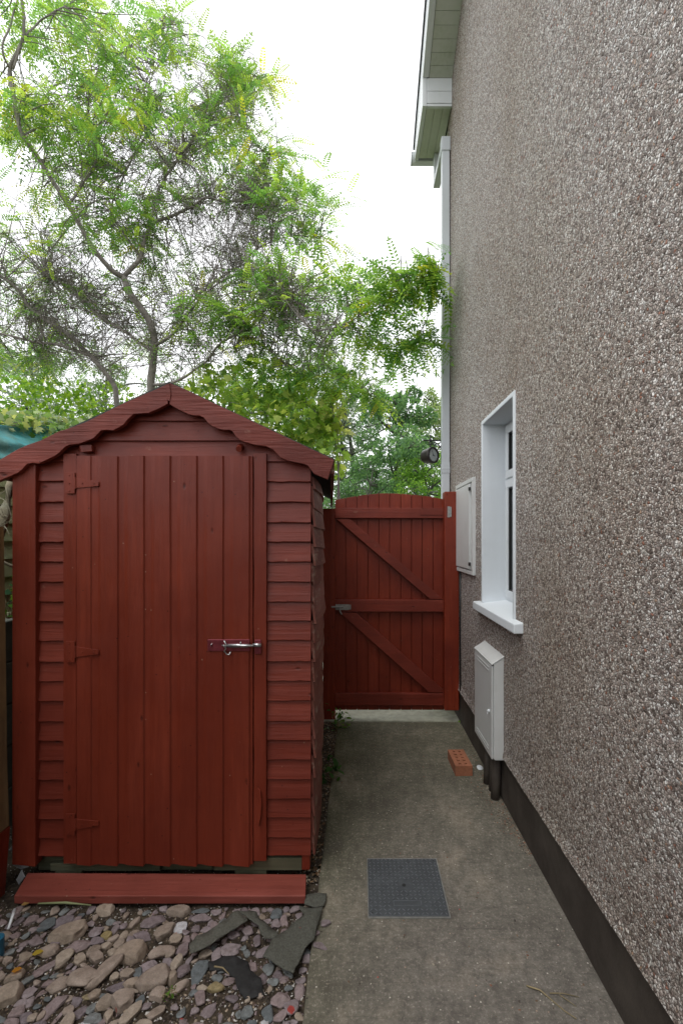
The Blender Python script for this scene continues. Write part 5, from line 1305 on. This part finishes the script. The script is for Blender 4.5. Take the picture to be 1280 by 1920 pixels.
def bush(name, base, blobs, tmpl, size, pal, label, cat='shrub', group=None, stems=True, bark='bark', rstem=.012, dens=1, trunk_r=None, sway=.05):
    b0 = Vector(base); t = thing(name, tuple(b0), label, cat, group)
    V, Q, T = blob_leaves(blobs, leaf_template(tmpl), size, pal, dens)
    fast_mesh('crown' if 'tree' in name else 'foliage', V, Q, T, M['leaf'], t)
    mbk = MB()
    if trunk_r:
        top = max(blobs, key=lambda q: q[0][2])[0]; tp = arc(b0, (b0.x * .7 + top[0] * .3, b0.y * .7 + top[1] * .3, top[2]), 0, sway, 8)
        mbk.tube(tp, [trunk_r * (1 - .8 * i / 8) for i in range(9)], 8)
        for c, r, n in blobs:
            j = min(range(9), key=lambda i: abs(tp[i].z - (c[2] - r[2] * .8))); j = max(1, min(j, 7))
            mbk.tube(arc(tp[j], c, .1, sway, 5), [trunk_r * .35 * (1 - .15 * i) for i in range(6)], 5, cap=False)
            for _ in range(5):
                e = np.array(c) + rng.normal(0, .45, 3) * np.array(r); mbk.tube(arc(c, e, .05, sway * .5, 4), [trunk_r * .12 * (1 - .18 * i) for i in range(5)], 4, cap=False)
    else:
        for c, r, n in blobs:
            mbk.tube(arc(b0 + Vector((rnd.gauss(0, .08), rnd.gauss(0, .05), 0)), c, .05, .06, 6), [rstem * (1 - .12 * i) for i in range(7)], 5, cap=False)
            for _ in range(6):
                e = np.array(c) + rng.normal(0, .5, 3) * np.array(r); mbk.tube(arc(c, e, .03, .03, 4), [rstem * .35 * (1 - .2 * i) for i in range(5)], 4, cap=False)
    mbk.build('trunk' if trunk_r else 'stems', M[bark], t, smooth=True, fixn=False)
    return t
A_ = lambda x, y, Y: tuple(at(x, y, Y))
LIME = np.array([(.32, .48, .09), (.24, .39, .08), (.46, .56, .14), (.17, .30, .07)])
bush('leafy_shrub', (-.75, 4.7, -.05), [(A_(430, 760, 4.6), (.5, .35, .35), 480), (A_(500, 790, 4.5), (.5, .35, .40), 700), (A_(560, 800, 4.5), (.38, .35, .38), 560), (A_(590, 770, 4.5), (.26, .3, .32), 380), (A_(480, 720, 4.7), (.6, .35, .25), 420), (A_(600, 850, 4.5), (.25, .3, .35), 340), (A_(400, 820, 4.6), (.5, .3, .4), 300)],
     'maple', .075, LIME, 'lime green broad-leaved shrub spilling over the right side of the shed roof')
bush('leafy_shrub', (-.30, 4.4, -.05), [(A_(625, 775, 4.4), (.12, .12, .16), 60), (A_(640, 800, 4.4), (.06, .1, .06), 14), (A_(632, 745, 4.4), (.07, .1, .06), 14)],
     'maple', .11, np.array([(.62, .66, .28), (.50, .58, .16), (.40, .50, .10)]), 'pale yellow maple leaves at the right end of the lime shrub')
bush('hedge_shrub', (-3.0, 6.2, -.05), [(A_(20, 760, 6.0), (.7, .5, .45), 620), (A_(110, 765, 6.0), (.7, .5, .35), 600), (A_(200, 770, 6.2), (.6, .5, .35), 480), (A_(270, 790, 6.2), (.5, .5, .35), 300), (A_(-60, 780, 6.0), (.6, .5, .5), 300), (A_(60, 820, 6.0), (1.2, .5, .5), 500)],
     'oval', .085, np.array([(.24, .42, .045), (.33, .50, .06), (.15, .30, .045)]), 'bright green hedge seen low between branches left of the shed roof')
# ivy creeping over the net
iv = thing('ivy', A_(80, 820, 2.75), 'pale variegated ivy trailing over the teal netting and fence top', 'ivy')
P = []; stems = MB()
for k in range(11):
    x0_, x1_ = rnd.uniform(-40, 110), rnd.uniform(20, 170); Y_ = rnd.uniform(2.35, 3.0)
    pth = arc(at(x0_, rnd.uniform(790, 815), Y_), at(x1_, rnd.uniform(785, 810), Y_ + .2), .02, .04, 8); stems.tube(pth, .003, 5, cap=False)
    for p in pth:
        for _ in range(5): P.append(np.array(p) + rng.normal(0, .03, 3))
for k in range(230): P.append(np.array(at(rnd.gauss(120, 40) if k % 3 else rnd.uniform(-5, 170), rnd.gauss(802, 11) - 0, rnd.uniform(2.6, 3.1))))
for k in range(120): P.append(np.array(at(rnd.uniform(-10, 110), rnd.gauss(786, 6), rnd.uniform(2.7, 3.1))))
P = np.array(P); n = len(P)
V, Q, T = instance(leaf_template('maple'), P, rng.normal(0, 1, (n, 3)) + [0, -.4, -.4], rng.normal(0, .9, n), rng.uniform(.03, .055, n), tones(n, np.array([(.30, .40, .26), (.22, .36, .12), (.45, .50, .20), (.13, .25, .05), (.40, .48, .36)])))
fast_mesh('foliage', V, Q, T, M['leaf'], iv); stems.build('stems', M['bark'], iv, smooth=True, fixn=False)
# dry branch stub and twigs in the corner left of the shed
b = MB()
b.tube([at(-12, 1020, 1.99), at(8, 960, 2.0), at(22, 915, 2.02), at(28, 893, 2.05)], [.03, .028, .024, .02], 8)
for _ in range(7):
    s = at(rnd.uniform(-8, 20), rnd.uniform(900, 1010), 1.98); e = at(rnd.uniform(-5, 34), rnd.uniform(900, 1050), 1.96); b.tube(arc(s, e, .01, .02, 5), .0016, 4, cap=False)
b.tube(arc(at(-2, 1038, 2.0), at(36, 1066, 2.02), .01, .01, 5), .007, 6)
tag(b.build('dead_branch', M['bare_wood'], origin=A_(8, 960, 2.0), smooth=True, fixn=False), 'pale bare branch and thin dead twigs under the left end of the shed roof', 'branch')
def small_plant(loc, n, size, h, spread, pal, label, tmpl='oval', name='weed'):
    t = thing(name, loc, label, 'plant'); c = np.array(loc); P = c + rng.normal(0, 1, (n, 3)) * [spread, spread, h * .35] + [0, 0, h * .55]; P[:, 2] = np.maximum(P[:, 2], c[2] + .012)
    V, Q, T = instance(leaf_template(tmpl), P, rng.normal(0, 1, (n, 3)) + [0, -.5, .1], rng.normal(0, .5, n), rng.uniform(.6, 1.2, n) * size, tones(n, pal))
    fast_mesh('leaves', V, Q, T, M['leaf'], t); b = MB()
    for p in P[::2]: b.tube(arc(loc, p, .01, .01, 4), .0015, 4, cap=False)
    b.build('stems', M['stick'], t, smooth=True, fixn=False)
DG = np.array([(.05, .14, .03), (.07, .19, .035), (.035, .10, .03)])
small_plant(tuple(gnd(619, 1462)), 26, .055, .11, .032, DG, 'dark green broad-leaved weed at the foot of the shed side')
small_plant(tuple(gnd(634, 1366)), 46, .045, .13, .05, np.array([(.10, .24, .04), (.16, .30, .05), (.07, .17, .04)]), 'bright green weed growing beneath the latch post of the gate')
small_plant(A_(14, 1160, 2.25), 60, .05, .16, .06, np.array([(.10, .26, .04), (.20, .36, .06), (.08, .20, .10)]), 'green leaves on the block wall in the gap left of the shed')
small_plant(tuple(gnd(476 - 4, 1868 - 2, -.02)) if False else tuple(gnd(324, 1868, -.02)), 16, .018, .015, .014, np.array([(.14, .28, .04)]), 'tiny bright green sprout among the cobbles')
# fallen leaves
for (x, y, lb_, pal, s_) in ((858, 1354, 'green fallen leaf on the path in front of the right gate post', (.16, .30, .03), .05), (22, 1822, 'orange fallen leaf among stones at the far left', (.55, .25, .03), .03), (60, 1790, 'yellow fallen leaf on the soil above the grey slab stone', (.55, .40, .05), .035), (40, 1697, 'tan fallen leaf on the soil just below the plank end', (.45, .28, .10), .03)):
    p = gnd(x, y, .004 if x > 600 else .0)
    V, Q, T = instance(leaf_template('oval'), np.array([tuple(p)]), np.array([[1, .4, .15]]), np.array([.2]), np.array([s_]), np.array([pal]))
    tag(fast_mesh('fallen_leaf', V, Q, T, M['leaf'], origin=tuple(p)), lb_, 'leaf')

# ------------------------------------------------------------------ trees beyond the gate and the fence
def far_tree(name, x, Y, ytop, ybot, wpx, n, size, pal, label, tr, nb=9, seed=0, tmpl='quad', depth=.7):
    r = random.Random(seed); blobs = []
    for k in range(nb):
        f_ = (k + .5) / nb; yy = ytop + (ybot - ytop) * f_
        ww = wpx * (.30 + .85 * math.sin(math.pi * min(f_ * .72 + .06, 1)))
        for q in range(3):
            xx = x + (q - 1) * ww * .62 + r.gauss(0, ww * .15); c = at(xx, yy + r.gauss(0, 8), Y + r.gauss(0, wpx / F * Y * depth))
            rx = ww * r.uniform(.28, .45) / F * Y; rz = (ybot - ytop) / nb * r.uniform(.7, 1.2) / F * Y
            blobs.append((tuple(c), (rx, rx, rz), 2.3 * n / nb / 3))
    b0 = at(x, 1000, Y); 
    return bush(name, (b0.x, Y, -.05), blobs, tmpl, size * .68, pal, label, 'tree', 'trees in the background', bark='bark_far', trunk_r=tr, sway=.2)
GREY = np.array([(.19, .27, .19), (.24, .33, .23), (.14, .21, .15), (.29, .38, .28)])
MIDG = np.array([(.11, .23, .11), (.15, .30, .12), (.08, .17, .08), (.19, .35, .13)])
SOFT = np.array([(.25, .35, .15), (.31, .42, .18), (.17, .26, .12)])
far_tree('ash_tree', 645, 17, 700, 1000, 75, 9000, .16, GREY, 'thin grey green tree seen between the shed roof and the gate top', .16, 11, 1)
far_tree('ash_tree', 585, 20, 640, 1000, 80, 7000, .18, GREY, 'grey green tree hidden mostly behind the shed roof end', .18, 11, 2)
far_tree('bushy_tree', 742, 12.5, 728, 1000, 80, 15000, .12, MIDG, 'dark green pointed tree rising above the middle of the gate', .12, 12, 3)
far_tree('bushy_tree', 835, 14, 735, 1000, 85, 13000, .12, SOFT, 'soft light green rounded tree beside the downpipe', .15, 11, 4)
far_tree('bushy_tree', 800, 9.5, 862, 1010, 80, 7000, .085, np.array([(.17, .34, .05), (.24, .42, .07), (.11, .25, .05)]), 'bright green bush showing just over the gate under the clock', .06, 6, 5)
far_tree('bushy_tree', 700, 10, 880, 1010, 70, 5000, .085, MIDG, 'mid green bush showing just over the left half of the gate', .06, 6, 6)
far_tree('ash_tree', 40, 19, 640, 1000, 130, 9000, .2, GREY, 'blue grey tree far behind the hedge at the left edge', .2, 10, 7)
far_tree('ash_tree', 190, 22, 690, 1000, 130, 8000, .2, GREY, 'distant grey green tree behind the forked trunk', .2, 10, 8)
far_tree('ash_tree', 380, 22, 700, 1000, 140, 8000, .2, GREY, 'distant grey green tree behind the shed roof ridge', .2, 10, 9)
far_tree('bushy_tree', 500, 13, 720, 1000, 110, 7000, .13, MIDG, 'mid green tree behind the lime shrub', .14, 9, 10)
